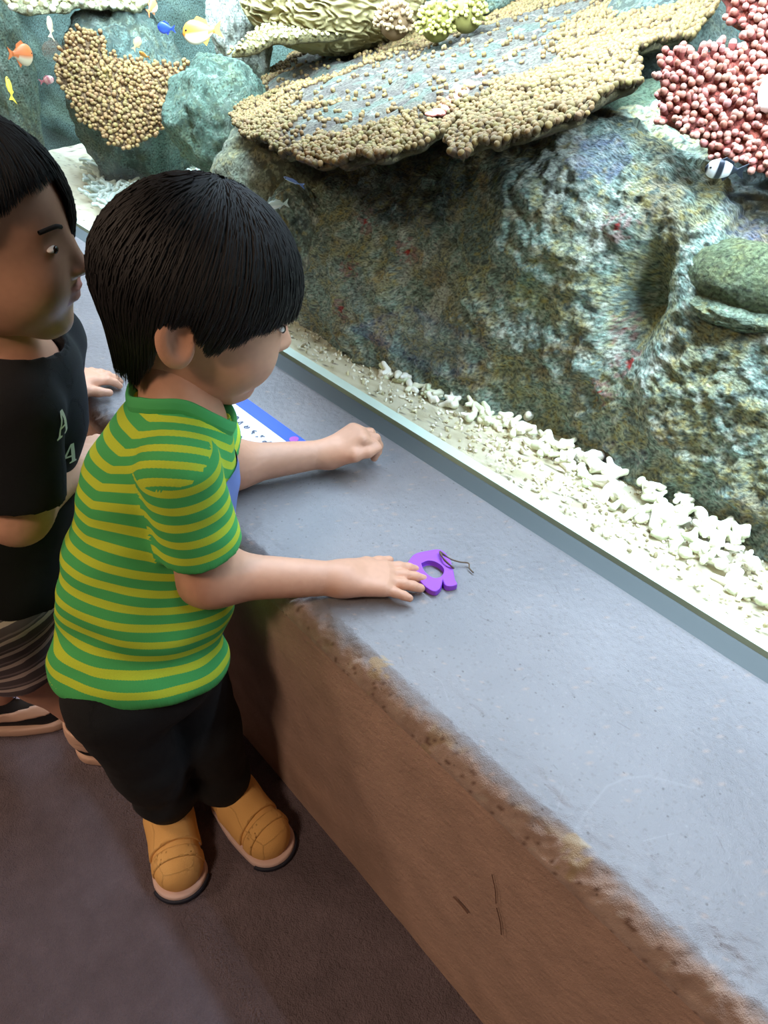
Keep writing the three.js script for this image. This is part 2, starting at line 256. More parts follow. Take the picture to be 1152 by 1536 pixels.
// encrusted rock: patches of algae, pale crusts and red spots, each with its own outline
function crust(x, y, z, o = {}) {
  const s = (o.scale ?? 1) * 1.5, a = fbm(x * 7 * s, y * 7 * s, z * 7 * s, 3), b = fbm(x * 16 * s + 9, y * 16 * s, z * 16 * s, 3), g = fbm(x * 90 * s, y * 90 * s, z * 90 * s, 3), h = fbm(x * 45 * s + 4, y * 45 * s, z * 45 * s + 2, 3);
  let c = mix3(PAL.olive, PAL.brown, sstep(-0.15, 0.25, a));
  c = mix3(c, PAL.teal, sstep(-0.02, 0.22, b + (o.teal ?? 0)));
  c = mix3(c, PAL.slate, sstep(0.02, 0.22, fbm(x * 11 * s, y * 11 * s + 7, z * 11 * s, 3)));
  if (g > 0.10) c = mix3(c, PAL.deep, sstep(0.10, 0.2, g));
  if (g < -0.08) c = mix3(c, mix3(PAL.yellow, PAL.white, sstep(-0.1, 0.1, b)), sstep(-0.08, -0.2, g) * 0.8);
  const w = fbm(x * 9 * s, y * 6 * s + 3, z * 9 * s + 8, 3) + (o.white ? o.white(x, y, z) : 0);
  if (w > 0.16) c = mix3(c, PAL.white, sstep(0.16, 0.3, w) * sstep(-0.12, 0.1, h + 0.04));
  if (o.red !== 0 && fbm(x * 30 + 50, y * 30, z * 30, 2) > 0.335) c = mix3(c, PAL.red, 0.85);
  return c;
}
// 1. sand bed
{
  const g = gridG(360, 130, (u, v) => { const d = -1.0 + 3.6 * u, x = 0.6765 + (v < 0.5 ? 0.40 * v : 0.2 + 2.2 * (v - 0.5)); const e = clamp((x - 0.6765) / 0.02, 0, 1); return [x, SAND_Y + e * (0.004 + 0.006 * fbm(d * 14, x * 30, 1, 3) + 0.003 * fbm(d * 60, x * 90, 3, 3)) + 0.05 * Math.max(0, x - 0.75), -d]; }, true);
  const s1 = lin(0xfaf2d2), s2 = lin(0xe2d8b0), s3 = lin(0x7d7358);
  paint(g, (x, y, z) => { let c = mix3(s1, s2, sstep(-0.1, 0.35, fbm(z * 26, x * 60, 3, 3))); const f = fbm(z * 55 + x * 20, x * 190, 6, 3); if (f > 0.255) c = mix3(c, s3, sstep(0.255, 0.32, f)); return c; });
  const gb = grainBump(256, 50, 41, 0.8); gb.repeat.set(60, 30);
  tag(mesh('sand', g, std(0xffffff, 0.95, { vertexColors: true, bumpMap: gb, bumpScale: 0.001 })), 'bright white coral sand along the foot of the tank window', 'sand', null, 'stuff');
  // coarse grains and shell bits lying in the sand, too small to pick apart
  const r = rng(12), bit = new THREE.IcosahedronGeometry(0.0022, 0); const im = new THREE.InstancedMesh(bit, std(0xffffff, 0.9), 1700), M = new THREE.Matrix4(), q = new THREE.Quaternion(), col = new THREE.Color();
  for (let i = 0; i < 1700; i++) {
    const d = 0.02 + 1.2 * r(), x = 0.680 + 0.125 * Math.pow(r(), 0.8); q.setFromEuler(new THREE.Euler(r() * 6, r() * 6, r() * 6)); const s = 0.5 + r() * 1.0;
    M.compose(new THREE.Vector3(x, SAND_Y + 0.006, -d), q, new THREE.Vector3(s * (1 + 2.2 * r() * r()), s * 0.7, s)); im.setMatrixAt(i, M); col.setRGB(...(r() < 0.13 ? lin(0x9a8e6a) : r() < 0.3 ? lin(0xcfc79f) : lin(0xf2eeda))); im.setColorAt(i, col);
  }
  im.name = 'sand_grains'; im.castShadow = im.receiveShadow = true; scene.add(im); tag(im, 'coarse shell grit scattered over the white sand', 'grit', null, 'stuff');
}
// 2. main reef rock: a long face leaning back from the sand, with a broad top
const baseX = table([-0.5, 0.0, 0.22, 0.52, 0.76, 1.0, 1.14, 1.26, 1.36], [0.775, 0.785, 0.795, 0.806, 0.772, 0.742, 0.752, 0.83, 1.02]);
const topX = table([-0.5, 0.2, 0.4, 0.6, 0.8, 1.0, 1.15, 1.26, 1.36], [0.93, 0.93, 0.92, 0.905, 0.90, 0.90, 0.93, 0.99, 1.10]);
const topY = table([-0.5, 0.2, 0.36, 0.5, 0.62, 0.8, 1.0, 1.2, 1.36], [0.70, 0.745, 0.79, 0.85, 0.865, 0.81, 0.76, 0.715, 0.60]);
function rockPoint(u, v) {
  const d = -0.45 + 1.81 * u, bx = baseX(d), tx = topX(d), ty = topY(d);
  let x, y;
  if (v < 0.72) { const t = v / 0.72; y = mix(0.44, ty, Math.sin(t * Math.PI / 2 * 0.92) / Math.sin(Math.PI / 2 * 0.92)); x = mix(bx, tx, Math.pow(t, 1.35)) - 0.030 * Math.sin(t * Math.PI) * (1 + 0.8 * fbm(d * 4, 1, 2, 2)); }
  else { const t = (v - 0.72) / 0.28; x = tx + 0.55 * t; y = ty + 0.02 * t - 0.08 * t * t; }
  return [x, y, -d];
}
{
  const e = 0.004, A = new THREE.Vector3(), Bv = new THREE.Vector3(), Cv = new THREE.Vector3();
  const hollow = atX(985, 440, 0.87);                            // cleft beside the round boulder at the right
  const bulge = atX(850, 330, 0.86);
  const g = gridG(560, 280, (u, v) => {
    const p = rockPoint(u, v), a = rockPoint(Math.min(1, u + e), v), b = rockPoint(u, Math.min(1, v + e));
    A.set(...p); Bv.set(...a).sub(A); Cv.set(...b).sub(A); const n = new THREE.Vector3().crossVectors(Bv, Cv).normalize(); if (n.x > 0.3 && v < 0.72) n.negate(); if (v >= 0.72 && n.y < 0) n.negate();
    const [x, y, z] = p; let h = 0.045 * fbm(x * 5, y * 5, z * 5, 3) + 0.030 * Math.abs(fbm(x * 13, y * 13, z * 13, 3)) + 0.014 * fbm(x * 32, y * 32, z * 32, 3) + 0.007 * fbm(x * 95, y * 95, z * 95, 3);
    h += 0.028 * Math.exp(-((A.distanceTo(bulge) / 0.075) ** 2)) - 0.10 * Math.exp(-(((z - hollow.z) / 0.035) ** 2 + ((y - hollow.y) / 0.07) ** 2));
    if (y < 0.47) h *= 0.5;
    return [x + n.x * h, y + n.y * h, z + n.z * h];
  });
  const onRock = (a, b) => { const r = dirOf(a, b), q = g.attributes.position, v = new THREE.Vector3(), best = new THREE.Vector3(); let m = 9; for (let i = 0; i < q.count; i++) { v.fromBufferAttribute(q, i).sub(EYE); const t = v.dot(r), e = v.addScaledVector(r, -t).length() + 0.02 * t; if (e < m) { m = e; best.fromBufferAttribute(q, i); } } return best; };   // where a line of sight meets the rock
  const wc = onRock(850, 300), wc2 = onRock(780, 420), pu = onRock(895, 235), pu2 = onRock(1130, 320), w3 = onRock(880, 520), rd = [[945, 545], [935, 492], [512, 462], [524, 402], [612, 377], [900, 588], [548, 330], [925, 340]].map(([a, b]) => onRock(a, b));
  const P = new THREE.Vector3();
  paint(g, (x, y, z) => {
    P.set(x, y, z);
    let c = crust(x, y, z, { red: 0, white: () => 0.30 * Math.exp(-((P.distanceTo(wc) / 0.06) ** 2)) + 0.22 * Math.exp(-((P.distanceTo(wc2) / 0.06) ** 2)) + 0.14 * Math.exp(-((P.distanceTo(w3) / 0.06) ** 2)) - 0.02 - 0.09 * sstep(-0.42, -0.30, z) + 0.05 * sstep(-0.75, -0.95, z), teal: 0.10 * sstep(0.56, 0.48, y) });  // colour brightens the coral-shaded left end and dims the bright right end
    const pq = Math.min(P.distanceTo(pu), P.distanceTo(pu2) * 0.8) + 0.03 * fbm(x * 30, y * 30, z * 30, 3); if (pq < 0.036) c = mix3(c, PAL.purple, 0.25 + 0.3 * sstep(-0.1, 0.15, fbm(x * 70, y * 70, z * 70, 2)));
    rd.forEach((q, i) => { const k = P.distanceTo(q) + 0.012 * fbm(x * 80, y * 80, z * 80, 2); if (k < [0.0065, 0.004, 0.005, 0.004, 0.0045, 0.003, 0.0025, 0.003][i]) c = PAL.red; else if (k < 0.022 && fbm(x * 120, y * 120, z * 120, 2) > 0.05) c = mix3(c, PAL.pink, 0.7); });
    return c;
  });
  const ug = g.attributes.uv; for (let i = 0; i < ug.count; i++) ug.setXY(i, ug.getX(i) * 1.81, ug.getY(i) * 0.95);
  tag(mesh('reef_rock', g, rockMat), 'long algae-crusted reef rock rising from the sand behind the window', 'rock');
}
// smaller rocks as noisy boulders
function boulder(name, label, c, r, seed, opt = {}) {
  const g = new THREE.IcosahedronGeometry(1, opt.detail ?? 24), p = g.attributes.position, am = opt.amp ?? 0.22;
  for (let i = 0; i < p.count; i++) {
    const x = p.getX(i), y = p.getY(i), z = p.getZ(i), k = 1 + am * (fbm(x * 1.6 + seed, y * 1.6, z * 1.6, 3) * 1.6 + 0.35 * Math.abs(fbm(x * 5, y * 5 + seed, z * 5, 3)) + 0.22 * fbm(x * 14, y * 14, z * 14 + seed, 3));
    p.setXYZ(i, x * k * r[0], y * k * r[1], z * k * r[2]);
  }
  if (opt.turn) g.rotateY(opt.turn); if (opt.tilt) g.rotateZ(opt.tilt); if (opt.tiltX) g.rotateX(opt.tiltX);
  const gg = indexed(g); gg.computeVertexNormals(); boxUV(gg);
  paint(gg, (x, y, z) => { let q = crust(x + c.x * 3 + seed, y + c.y, z + c.z, { scale: opt.scale ?? 0.8, red: opt.red ?? 0, teal: opt.teal ?? 0 }); if (opt.tint) q = mix3(q, lin(opt.tint), opt.mixTint ?? 0.5); return q; });
  const m = tag(mesh(name, gg, opt.mat ?? rockMat), label, 'rock', opt.group); m.position.copy(c); return m;
}
function indexed(g) {                                            // weld the icosphere so that shading is smooth
  const p = g.attributes.position, map = new Map(), pos = [], idx = [];
  for (let i = 0; i < p.count; i++) { const k = p.getX(i).toFixed(5) + ',' + p.getY(i).toFixed(5) + ',' + p.getZ(i).toFixed(5); let q = map.get(k); if (q === undefined) { q = pos.length / 3; pos.push(p.getX(i), p.getY(i), p.getZ(i)); map.set(k, q); } idx.push(q); }
  const o = new THREE.BufferGeometry(); o.setAttribute('position', new THREE.Float32BufferAttribute(pos, 3)); o.setIndex(idx); return o;
}
// 3. backdrop: rock wall closing the tank, water haze put into its blue-green colour
{
  const bx = [[0.60, 2.95], [1.0, 2.75], [1.5, 2.5], [2.0, 2.0], [2.25, 1.3], [2.3, 0.4], [2.3, -1.2]];
  const curve = new THREE.CatmullRomCurve3(bx.map(([n, d]) => V(n, 0, d)));
  const g = gridG(260, 110, (u, v) => { const p = curve.getPoint(u), t = curve.getTangent(u), y = -0.3 + 2.1 * v, h = 0.10 * fbm(p.x * 3, y * 3, p.z * 3, 4) + 0.05 * Math.abs(fbm(p.x * 9, y * 9, p.z * 9, 3)); return [p.x + t.z * h, y, p.z - t.x * h]; }, true);
  const a = lin(0x7f9f97), b = lin(0x5f8078), c2 = lin(0x93b29f);
  paint(g, (x, y, z) => mix3(mix3(a, b, sstep(-0.2, 0.25, fbm(x * 3, y * 3, z * 3, 4))), c2, sstep(0.1, 0.3, fbm(x * 8, y * 8, z * 8, 3))));
  const ug = g.attributes.uv; for (let i = 0; i < ug.count; i++) ug.setXY(i, ug.getX(i) * 5, ug.getY(i) * 2.1);
  struct('wall_tank_backdrop', g, rockMat, 'rock wall at the back of the reef tank, its blue green colour standing for water haze', 'wall');
  struct('floor_tank', boxG(0.62, 2.6, -0.2, 0.40, -3.1, 1.3), std(0x9a9a88, 0.95), 'floor slab beneath the sand of the reef tank', 'floor');
  struct('wall_tank_back', boxG(2.5, 2.6, -0.12, TOP, Z0, Z1), dark, 'outer wall behind the reef tank', 'wall');
}
// 4. table corals: a plate cut to the outline seen in the photograph, covered with short knobs
const knobGeo = (() => {
  const prof = [[0, -0.35], [0.36, -0.35], [0.40, 0.1], [0.43, 0.45], [0.38, 0.78], [0.2, 0.97], [0, 1.0]].map(([x, y]) => new THREE.Vector2(x, y));
  const g = new THREE.LatheGeometry(prof, 7); return g;
})();
const tipGeo = (() => { const prof = [[0.425, 0.52], [0.40, 0.80], [0.22, 1.0], [0, 1.04]].map(([x, y]) => new THREE.Vector2(x, y)); return new THREE.LatheGeometry(prof, 7); })();
function poly2(pts) {                                            // signed distance to a polygon, negative inside
  return (x, y) => {
    let d = 1e9, s = 1;
    for (let i = 0, j = pts.length - 1; i < pts.length; j = i++) {
      const [ax, ay] = pts[i], [bx, by] = pts[j], ex = bx - ax, ey = by - ay, wx = x - ax, wy = y - ay, t = clamp((wx * ex + wy * ey) / (ex * ex + ey * ey), 0, 1), qx = wx - ex * t, qy = wy - ey * t;
      d = Math.min(d, qx * qx + qy * qy);
      const c1 = y >= ay, c2 = y < by, c3 = ex * wy > ey * wx; if ((c1 && c2 && c3) || (!c1 && !c2 && !c3)) s = -s;
    }
    return s * Math.sqrt(d);
  };
}
function plateCoral(o) {
  const nn = o.normal.clone().normalize(), p0 = o.origin;
  const ax = new THREE.Vector3(1, 0, 0).addScaledVector(nn, -nn.x).normalize(), ay = new THREE.Vector3().crossVectors(nn, ax);
  const outline = o.outline.map(([a, b]) => { const p = atPlane(a, b, p0, nn).sub(p0); return [p.dot(ax), p.dot(ay)]; });
  const sd = poly2(outline), xs = outline.map((q) => q[0]), ys = outline.map((q) => q[1]);
  const x0 = Math.min(...xs) - 0.03, x1 = Math.max(...xs) + 0.03, y0 = Math.min(...ys) - 0.03, y1 = Math.max(...ys) + 0.03;
  const wave = (x, y) => (o.wave ?? 0.012) * (fbm(x * 7, y * 7, o.seed, 3) + 0.45 * fbm(x * 22, y * 22, o.seed + 1, 2)) + (o.lift ? o.lift(x, y, sd(x, y)) : 0);
  const edge = (x, y) => sd(x, y) + (o.edge ?? 0.01) * fbm(x * 28, y * 28, o.seed + 3, 3);
  const T = o.thick ?? 0.012;
  const f = (x, y, z) => { const e = edge(x, y), w = wave(x, y); return smax(Math.abs(z - w) - T * clamp(0.5 - e * 6, 0.5, 1.6), e, 0.01); };
  const g = nets(f, new THREE.Vector3(x0, y0, -0.09), new THREE.Vector3(x1, y1, 0.09), o.cell ?? 0.006);
  const M = new THREE.Matrix4().makeBasis(ax, ay, nn);
  paint(g, (x, y, z) => o.colour(x, y, edge(x, y), (x * ax.x + y * ay.x) + p0.x, (x * ax.y + y * ay.y) + p0.y, (x * ax.z + y * ay.z) + p0.z));
  g.applyMatrix4(M); boxUV(g);
  const root = thing(o.name, o.label, 'coral', p0);
  mesh('plate', g, rockMat, root);
  const r = rng(o.seed * 13 + 1), mats = [], q = new THREE.Quaternion(), m4 = new THREE.Matrix4(), zup = new THREE.Vector3(0, 1, 0), cols = [], tcols = [];
  for (let x = x0; x < x1; x += o.step) for (let y = y0; y < y1; y += o.step) {
    const px = x + (r() - 0.5) * o.step * 1.0, py = y + (r() - 0.5) * o.step * 1.0, e = edge(px, py); if (e > 0.002) continue;
    const W = [(px * ax.x + py * ay.x) + p0.x, (px * ax.y + py * ay.y) + p0.y, (px * ax.z + py * ay.z) + p0.z];
    if (r() > o.density(px, py, e, W)) continue;
    const out = clamp(1 + e / 0.05, 0, 1), gx = (edge(px + 0.003, py) - e) / 0.003, gy = (edge(px, py + 0.003) - e) / 0.003;
    const lean = new THREE.Vector3(0, 0, 1).addScaledVector(new THREE.Vector3(gx, gy, 0), out * 0.9).add(new THREE.Vector3((r() - 0.5) * 0.7, (r() - 0.5) * 0.7, 0)).normalize().applyMatrix4(M);
    const h = o.knob[1] * (0.7 + 0.6 * r()), w = o.knob[0] * (0.8 + 0.45 * r());
    const pos = new THREE.Vector3(px, py, wave(px, py) + T * clamp(0.5 - e * 6, 0.5, 1.6) * 0.9).applyMatrix4(M);
    q.setFromUnitVectors(zup, lean); m4.compose(pos, q, new THREE.Vector3(w, h, w)); mats.push(m4.clone());
    const k = 0.82 + 0.36 * r(), pt = sstep(-0.1, 0.25, fbm(px * 9, py * 9, o.seed + 7, 2)); cols.push(mix3(lin(o.base[0]), lin(o.base[1]), pt).map((c) => c * k)); tcols.push(mix3(lin(o.tip[0]), lin(o.tip[1]), r()).map((c) => c * (0.85 + 0.2 * r())));
  }
  for (const [nm, geo, cc] of [['knobs', knobGeo, cols], ['knob_tips', tipGeo, tcols]]) {
    const im = new THREE.InstancedMesh(geo, std(0xffffff, 0.75), mats.length); const col = new THREE.Color();
    mats.forEach((m, i) => { im.setMatrixAt(i, m); im.setColorAt(i, col.setRGB(...cc[i])); });
    im.name = nm; im.castShadow = im.receiveShadow = true; im.userData.kind = 'stuff'; root.add(im);
  }
  return root;
}
const browns = [lin(0x9a7f55), lin(0xb7a274)];
{
  const nn = new THREE.Vector3(-0.175, 1, -0.1875).normalize();  // dips along the ledge, rises to the back
  const red0 = [[650, 190], [690, 160], [730, 130], [775, 100], [830, 72]];
  const origin = V(0.9, 0.746, 1.505);
  const redW = red0.map(([a, b]) => atPlane(a, b, origin, nn));
  const bareC = [[470, 120], [560, 130], [640, 110], [720, 90], [600, 160], [520, 90], [760, 60], [690, 130]].map(([a, b]) => atPlane(a, b, origin, nn));
  const P = new THREE.Vector3(), nearest = (W, list) => { P.set(...W); let m = 9; for (const q of list) m = Math.min(m, P.distanceTo(q)); return m; };
  const bareness = (W) => sstep(0.21, 0.13, nearest(W, bareC) + 0.10 * fbm(W[0] * 14, W[1] * 3, W[2] * 14, 3));
  plateCoral({
    name: 'table_coral', label: 'broad tan table coral spreading over the top of the reef rock', origin, normal: nn, seed: 3, step: 0.0060, knob: [0.0088, 0.0078], thick: 0.011, cell: 0.0065, edge: 0.022, wave: 0.028,
    outline: [[353, 165], [362, 195], [385, 213], [430, 232], [455, 240], [470, 248], [500, 240], [520, 250], [545, 243], [570, 246], [600, 230], [640, 222], [665, 205], [690, 180], [702, 186], [686, 210], [676, 236], [700, 244], [720, 232], [750, 228], [775, 216], [800, 222], [835, 202], [865, 195], [885, 185], [903, 160], [955, 132], [957, 112], [940, 95], [985, 78], [1040, 52], [1068, 25], [1072, 0], [1075, -50], [930, -60], [800, -25], [745, 20], [700, 38], [660, 46], [610, 58], [560, 66], [500, 72], [445, 82], [420, 108], [385, 140]],
    colour: (x, y, e, X, Y, Z) => { const b = bareness([X, Y, Z]); let c = mix3(lin(0x6a5434), lin(0x57432a), clamp(0.5 + 2 * fbm(x * 30, y * 30, 1, 3), 0, 1)); let d = mix3(lin(0x757264), lin(0x625b52), sstep(-0.2, 0.2, fbm(x * 22, y * 22, 5, 4))); if (fbm(x * 14, y * 14, 3, 3) > 0.12) d = mix3(d, lin(0x66796a), 0.7); if (fbm(x * 60, y * 30, 2, 3) > 0.2) d = lin(0x92968a); c = mix3(c, d, b); if (e > -0.012) c = mix3(c, lin(0x8a8158), 0.6); return c; },
    density: (x, y, e, W) => { if (nearest(W, redW) < 0.02) return 0.15; return 1 - 0.97 * bareness(W); },
    base: [0x44321a, 0x524120], tip: [0x5e4c26, 0x7a6538],
  });
  // the thin pink ridge crossing the plate
  const redPts = []; red0.forEach(([a, b]) => redPts.push(atPlane(a, b, origin, nn).addScaledVector(nn, 0.012)));
  const cr = new THREE.CatmullRomCurve3(redPts), gs = [], r = rng(31);
  for (let i = 0; i < 150; i++) { const t = r(), p = cr.getPoint(t), a = new THREE.SphereGeometry(1, 6, 5); a.scale(0.004 + 0.004 * r(), 0.003 + 0.004 * r(), 0.006 + 0.008 * r()); a.translate(p.x + (r() - 0.5) * 0.018, p.y + (r() - 0.5) * 0.004, p.z + (r() - 0.5) * 0.018); gs.push(a); }
  tag(mesh('crust_sponge', mergeGeometries(gs), std(0xc98478, 0.9)), 'pink encrusting sponge ridge crossing the table coral', 'sponge', null, 'stuff');
}
{
  const origin = atX(1060, 170, 0.90), nn = new THREE.Vector3(-0.62, 0.66, 0.42).normalize();
  plateCoral({
    name: 'red_coral', label: 'reddish brown knobbly coral with pale tips beside the table coral', origin, normal: nn, seed: 9, step: 0.0072, knob: [0.0088, 0.0098], thick: 0.014, cell: 0.006, edge: 0.018, wave: 0.03,
    outline: [[1078, -30], [1090, 25], [1112, 45], [1105, 70], [1058, 78], [1012, 74], [988, 92], [985, 120], [995, 150], [985, 182], [1030, 203], [1062, 220], [1072, 238], [1105, 248], [1150, 272], [1290, 300], [1330, 120], [1290, -80], [1180, -60]],
    colour: (x, y) => mix3(lin(0x9c4438), lin(0xb8604c), clamp(0.5 + 2 * fbm(x * 30, y * 30, 2, 3), 0, 1)), density: () => 0.97, base: [0x64251c, 0x72332a], tip: [0x824a3a, 0xa07263],
  });
  const s = nets((x, y, z) => Math.hypot(x, y * 0.8, z) - 0.016 + 0.006 * fbm(x * 60, y * 60, z * 60, 2), new THREE.Vector3(-0.04, -0.04, -0.04), new THREE.Vector3(0.04, 0.04, 0.04), 0.003);
  const m = tag(mesh('white_lump', s, std(0xf6f6f2, 0.6)), 'small white lump on the red knobbly coral', 'sponge'); m.position.copy(atPlane(1152, 158, origin, nn)).addScaledVector(nn, 0.022);  // plain white lump at the edge of the red coral
}
{
  const origin = atT(190, 130, 2.15), nn = dirOf(190, 130).negate().add(new THREE.Vector3(0, 0.75, 0)).normalize();
  plateCoral({
    name: 'plate_coral', label: 'orange brown heart-shaped plate coral standing before the back wall', origin, normal: nn, seed: 17, step: 0.0085, knob: [0.0105, 0.0085], thick: 0.014, cell: 0.009, edge: 0.02, wave: 0.03,
    outline: [[83, 95], [92, 76], [108, 58], [125, 48], [140, 52], [152, 50], [158, 62], [155, 80], [178, 88], [210, 92], [225, 98], [262, 98], [281, 102], [280, 135], [262, 165], [245, 185], [228, 205], [205, 216], [190, 225], [168, 216], [150, 198], [122, 182], [108, 155], [90, 122]],
    colour: (x, y) => mix3(lin(0xa08058), lin(0x8a6f50), clamp(0.5 + 2 * fbm(x * 20, y * 20, 2, 3), 0, 1)), density: () => 0.96, base: [0x644c2c, 0x704f28], tip: [0x7e663c, 0x8e7444],
  });
  boulder('reef_rock', 'dark rock carrying the heart-shaped plate coral', atT(205, 165, 2.42), [0.16, 0.24, 0.16], 4.4, { teal: 0.15, tint: 0x5c7a70, mixTint: 0.75 });
}
// 5. rocks and corals behind and beside the table coral
boulder('reef_rock', 'green algae-covered rock between the plate coral and the table coral', atT(332, 178, 1.95), [0.11, 0.12, 0.12], 2.1, { teal: 0.2, tint: 0x618570, mixTint: 0.8 });
boulder('reef_rock', 'mossy pink and green rock under the left rim of the table coral', atT(418, 292, 1.62), [0.11, 0.13, 0.15], 7.3, { tint: 0x93906c, mixTint: 0.55, amp: 0.15 });
boulder('reef_rock', 'dark striped rock leaning against the left end of the long reef rock', atT(448, 372, 1.50), [0.07, 0.11, 0.08], 11.3, { teal: 0.2 });
boulder('reef_rock', 'bleached white rock behind the orange fish', atT(364, 26, 2.2), [0.075, 0.14, 0.08], 5.2, { tint: 0xdfe8dc, mixTint: 0.8, amp: 0.3 });
boulder('reef_rock', 'green rock slope below the gap between tan and red coral', atT(962, 212, 1.32), [0.17, 0.08, 0.13], 9.1, { teal: 0.15, tint: 0x55704f, mixTint: 0.85, amp: 0.15 });
boulder('reef_rock', 'dull grey rock behind the red coral', atT(985, 80, 1.6), [0.13, 0.10, 0.12], 3.1, { tint: 0x55675e, mixTint: 0.85, amp: 0.14 });
boulder('reef_rock', 'dark sloping rock below the red coral beside the striped fish', atX(1105, 330, 0.98), [0.08, 0.075, 0.12], 13.7, { tint: 0x59627c, mixTint: 0.45, tiltX: -0.3, amp: 0.2 });
boulder('boulder', 'smooth rounded green boulder set in the cleft of the reef rock', atX(1115, 418, 0.875), [0.045, 0.042, 0.072], 1.9, { tint: 0x66754a, mixTint: 0.85, amp: 0.06 });
boulder('boulder', 'flat mossy stone under the smooth green boulder', atX(1100, 462, 0.86), [0.04, 0.018, 0.06], 21.9, { tint: 0x7b9068, mixTint: 0.5, amp: 0.15 });
boulder('reef_rock', 'teal rock lying in the far left corner of the tank', atT(5, 110, 2.62), [0.07, 0.22, 0.10], 8.8, { teal: 0.2, tint: 0x93b39c, mixTint: 0.6 });
boulder('reef_rock', 'mottled green rock filling the water behind the yellow knob corals', atT(690, -10, 2.3), [0.30, 0.12, 0.25], 6.6, { teal: 0.2, tint: 0x7f9f8a, mixTint: 0.6 });
// pale coral shelf at the top left
{
  const origin = atT(120, 8, 2.35), nn = dirOf(120, 8).negate().multiplyScalar(0.5).add(new THREE.Vector3(0, 0.9, 0)).normalize();
  plateCoral({ name: 'shelf_coral', label: 'pale cream coral shelf high in the far left of the tank', origin, normal: nn, seed: 23, step: 0.015, knob: [0.016, 0.016], thick: 0.014, cell: 0.01, edge: 0.02, wave: 0.02, outline: [[10, 18], [40, 24], [90, 20], [150, 16], [205, 14], [255, -5], [240, -60], [20, -60]], colour: () => lin(0xc3c39a), density: () => 0.8, base: [0xb9b58a, 0xcfc9a0], tip: [0xefe9c8, 0xf4f0da] });
}
// brain coral with winding grooves
{
  const g = new THREE.SphereGeometry(1, 300, 170), p = g.attributes.position, c0 = atT(500, -12, 2.02);
  const crest = (x, y, z) => { const a = fbm(x * 4.5, y * 4.5, z * 4.5, 2) * 22 + 46 * (x * 0.6 + y * 0.3 + z * 0.5) * 0.9; return Math.sin(a); };
    for (let i = 0; i < p.count; i++) { const x = p.getX(i), y = p.getY(i), z = p.getZ(i), s = crest(x, y, z), k = 1 + 0.03 * s; p.setXYZ(i, x * k * 0.2, y * k * 0.115, z * k * 0.2);  }
  g.computeVertexNormals();
  const m = tag(mesh('brain_coral', g, std(0x9c9264, 0.85)), 'domed brain coral with winding grooves behind the table coral', 'coral'); m.position.copy(c0);
}
{
  const origin = atT(455, 55, 1.85), nn = new THREE.Vector3(-0.12, 1, 0.22).normalize();
  plateCoral({ name: 'shelf_coral', label: 'yellowish shelf coral in front of the grooved brain coral', origin, normal: nn, seed: 29, step: 0.009, knob: [0.008, 0.005], thick: 0.018, cell: 0.007, edge: 0.012, wave: 0.012, outline: [[346, 84], [372, 80], [410, 66], [450, 62], [500, 58], [545, 48], [560, 30], [520, 18], [470, 22], [430, 32], [395, 46], [365, 66]], colour: () => lin(0x887f50), density: () => 0.9, base: [0x857c4a, 0x948b5a], tip: [0xa49d6c, 0xb2ab7e] });
}
function knobCoral(label, c, rad, base, tip, seed, n = 120) {
  const root = thing('knob_coral', label, 'coral', c), r = rng(seed), gs = [], ts = [];
  const body = new THREE.IcosahedronGeometry(rad * 0.85, 4); mesh('core', body, std(base, 0.9), root);
  for (let i = 0; i < n; i++) { const y = 1 - 1.3 * r(), a = r() * 6.283, q = Math.sqrt(Math.max(0, 1 - y * y)), v = new THREE.Vector3(q * Math.cos(a), y, q * Math.sin(a)); const g = knobGeo.clone(), t = tipGeo.clone(), m = new THREE.Matrix4().compose(v.clone().multiplyScalar(rad * 0.82), new THREE.Quaternion().setFromUnitVectors(new THREE.Vector3(0, 1, 0), v), new THREE.Vector3(rad * 0.26, rad * 0.3 * (0.8 + 0.5 * r()), rad * 0.26)); gs.push(g.applyMatrix4(m)); ts.push(t.applyMatrix4(m)); }
  tag(mesh('knobs', mergeGeometries(gs), std(base, 0.8), root), null, null, null, 'stuff'); tag(mesh('knob_tips', mergeGeometries(ts), std(tip, 0.8), root), null, null, null, 'stuff');
}
knobCoral('brown knobby coral head standing behind the table coral', atT(592, 34, 1.78), 0.036, 0x6c5638, 0x94805c, 3);
knobCoral('low yellow green knob coral behind the middle of the table coral', atT(655, 36, 1.72), 0.036, 0x75702f, 0xa29c55, 4);
knobCoral('yellow green knob coral right next to the low yellow one', atT(700, 22, 1.72), 0.036, 0x7a7438, 0xa8a25e, 5);
// white staghorn thicket on the sand beyond the child
{
  const r = rng(44), gs = [];
  for (let i = 0; i < 1500; i++) {
    const p = atY(135 + 260 * r(), 208 + 130 * r(), 0.50); if (p.x > 1.35) p.x = 1.35 - r() * 0.1; if (p.x < 0.75 || -p.z > 2.5) continue; p.y = 0.47;
    const a = r() * 6.283, l = 0.02 + 0.03 * r(), q = p.clone().add(new THREE.Vector3(Math.cos(a) * l, 0.012 + 0.02 * r(), Math.sin(a) * l)), m = p.clone().lerp(q, 0.5).add(new THREE.Vector3((r() - 0.5) * 0.012, 0.008, (r() - 0.5) * 0.012));
    const t = new THREE.TubeGeometry(new THREE.QuadraticBezierCurve3(p, m, q), 5, 0.0042 + 0.002 * r(), 6); gs.push(t);
    const e = new THREE.SphereGeometry(0.005, 6, 5); e.translate(q.x, q.y, q.z); gs.push(e);
  }
  tag(mesh('staghorn_thicket', mergeGeometries(gs), std(0xcfdcd0, 0.85)), 'bleached white staghorn coral thicket covering the sand beyond the green shirt child', 'coral', null, 'stuff');
}
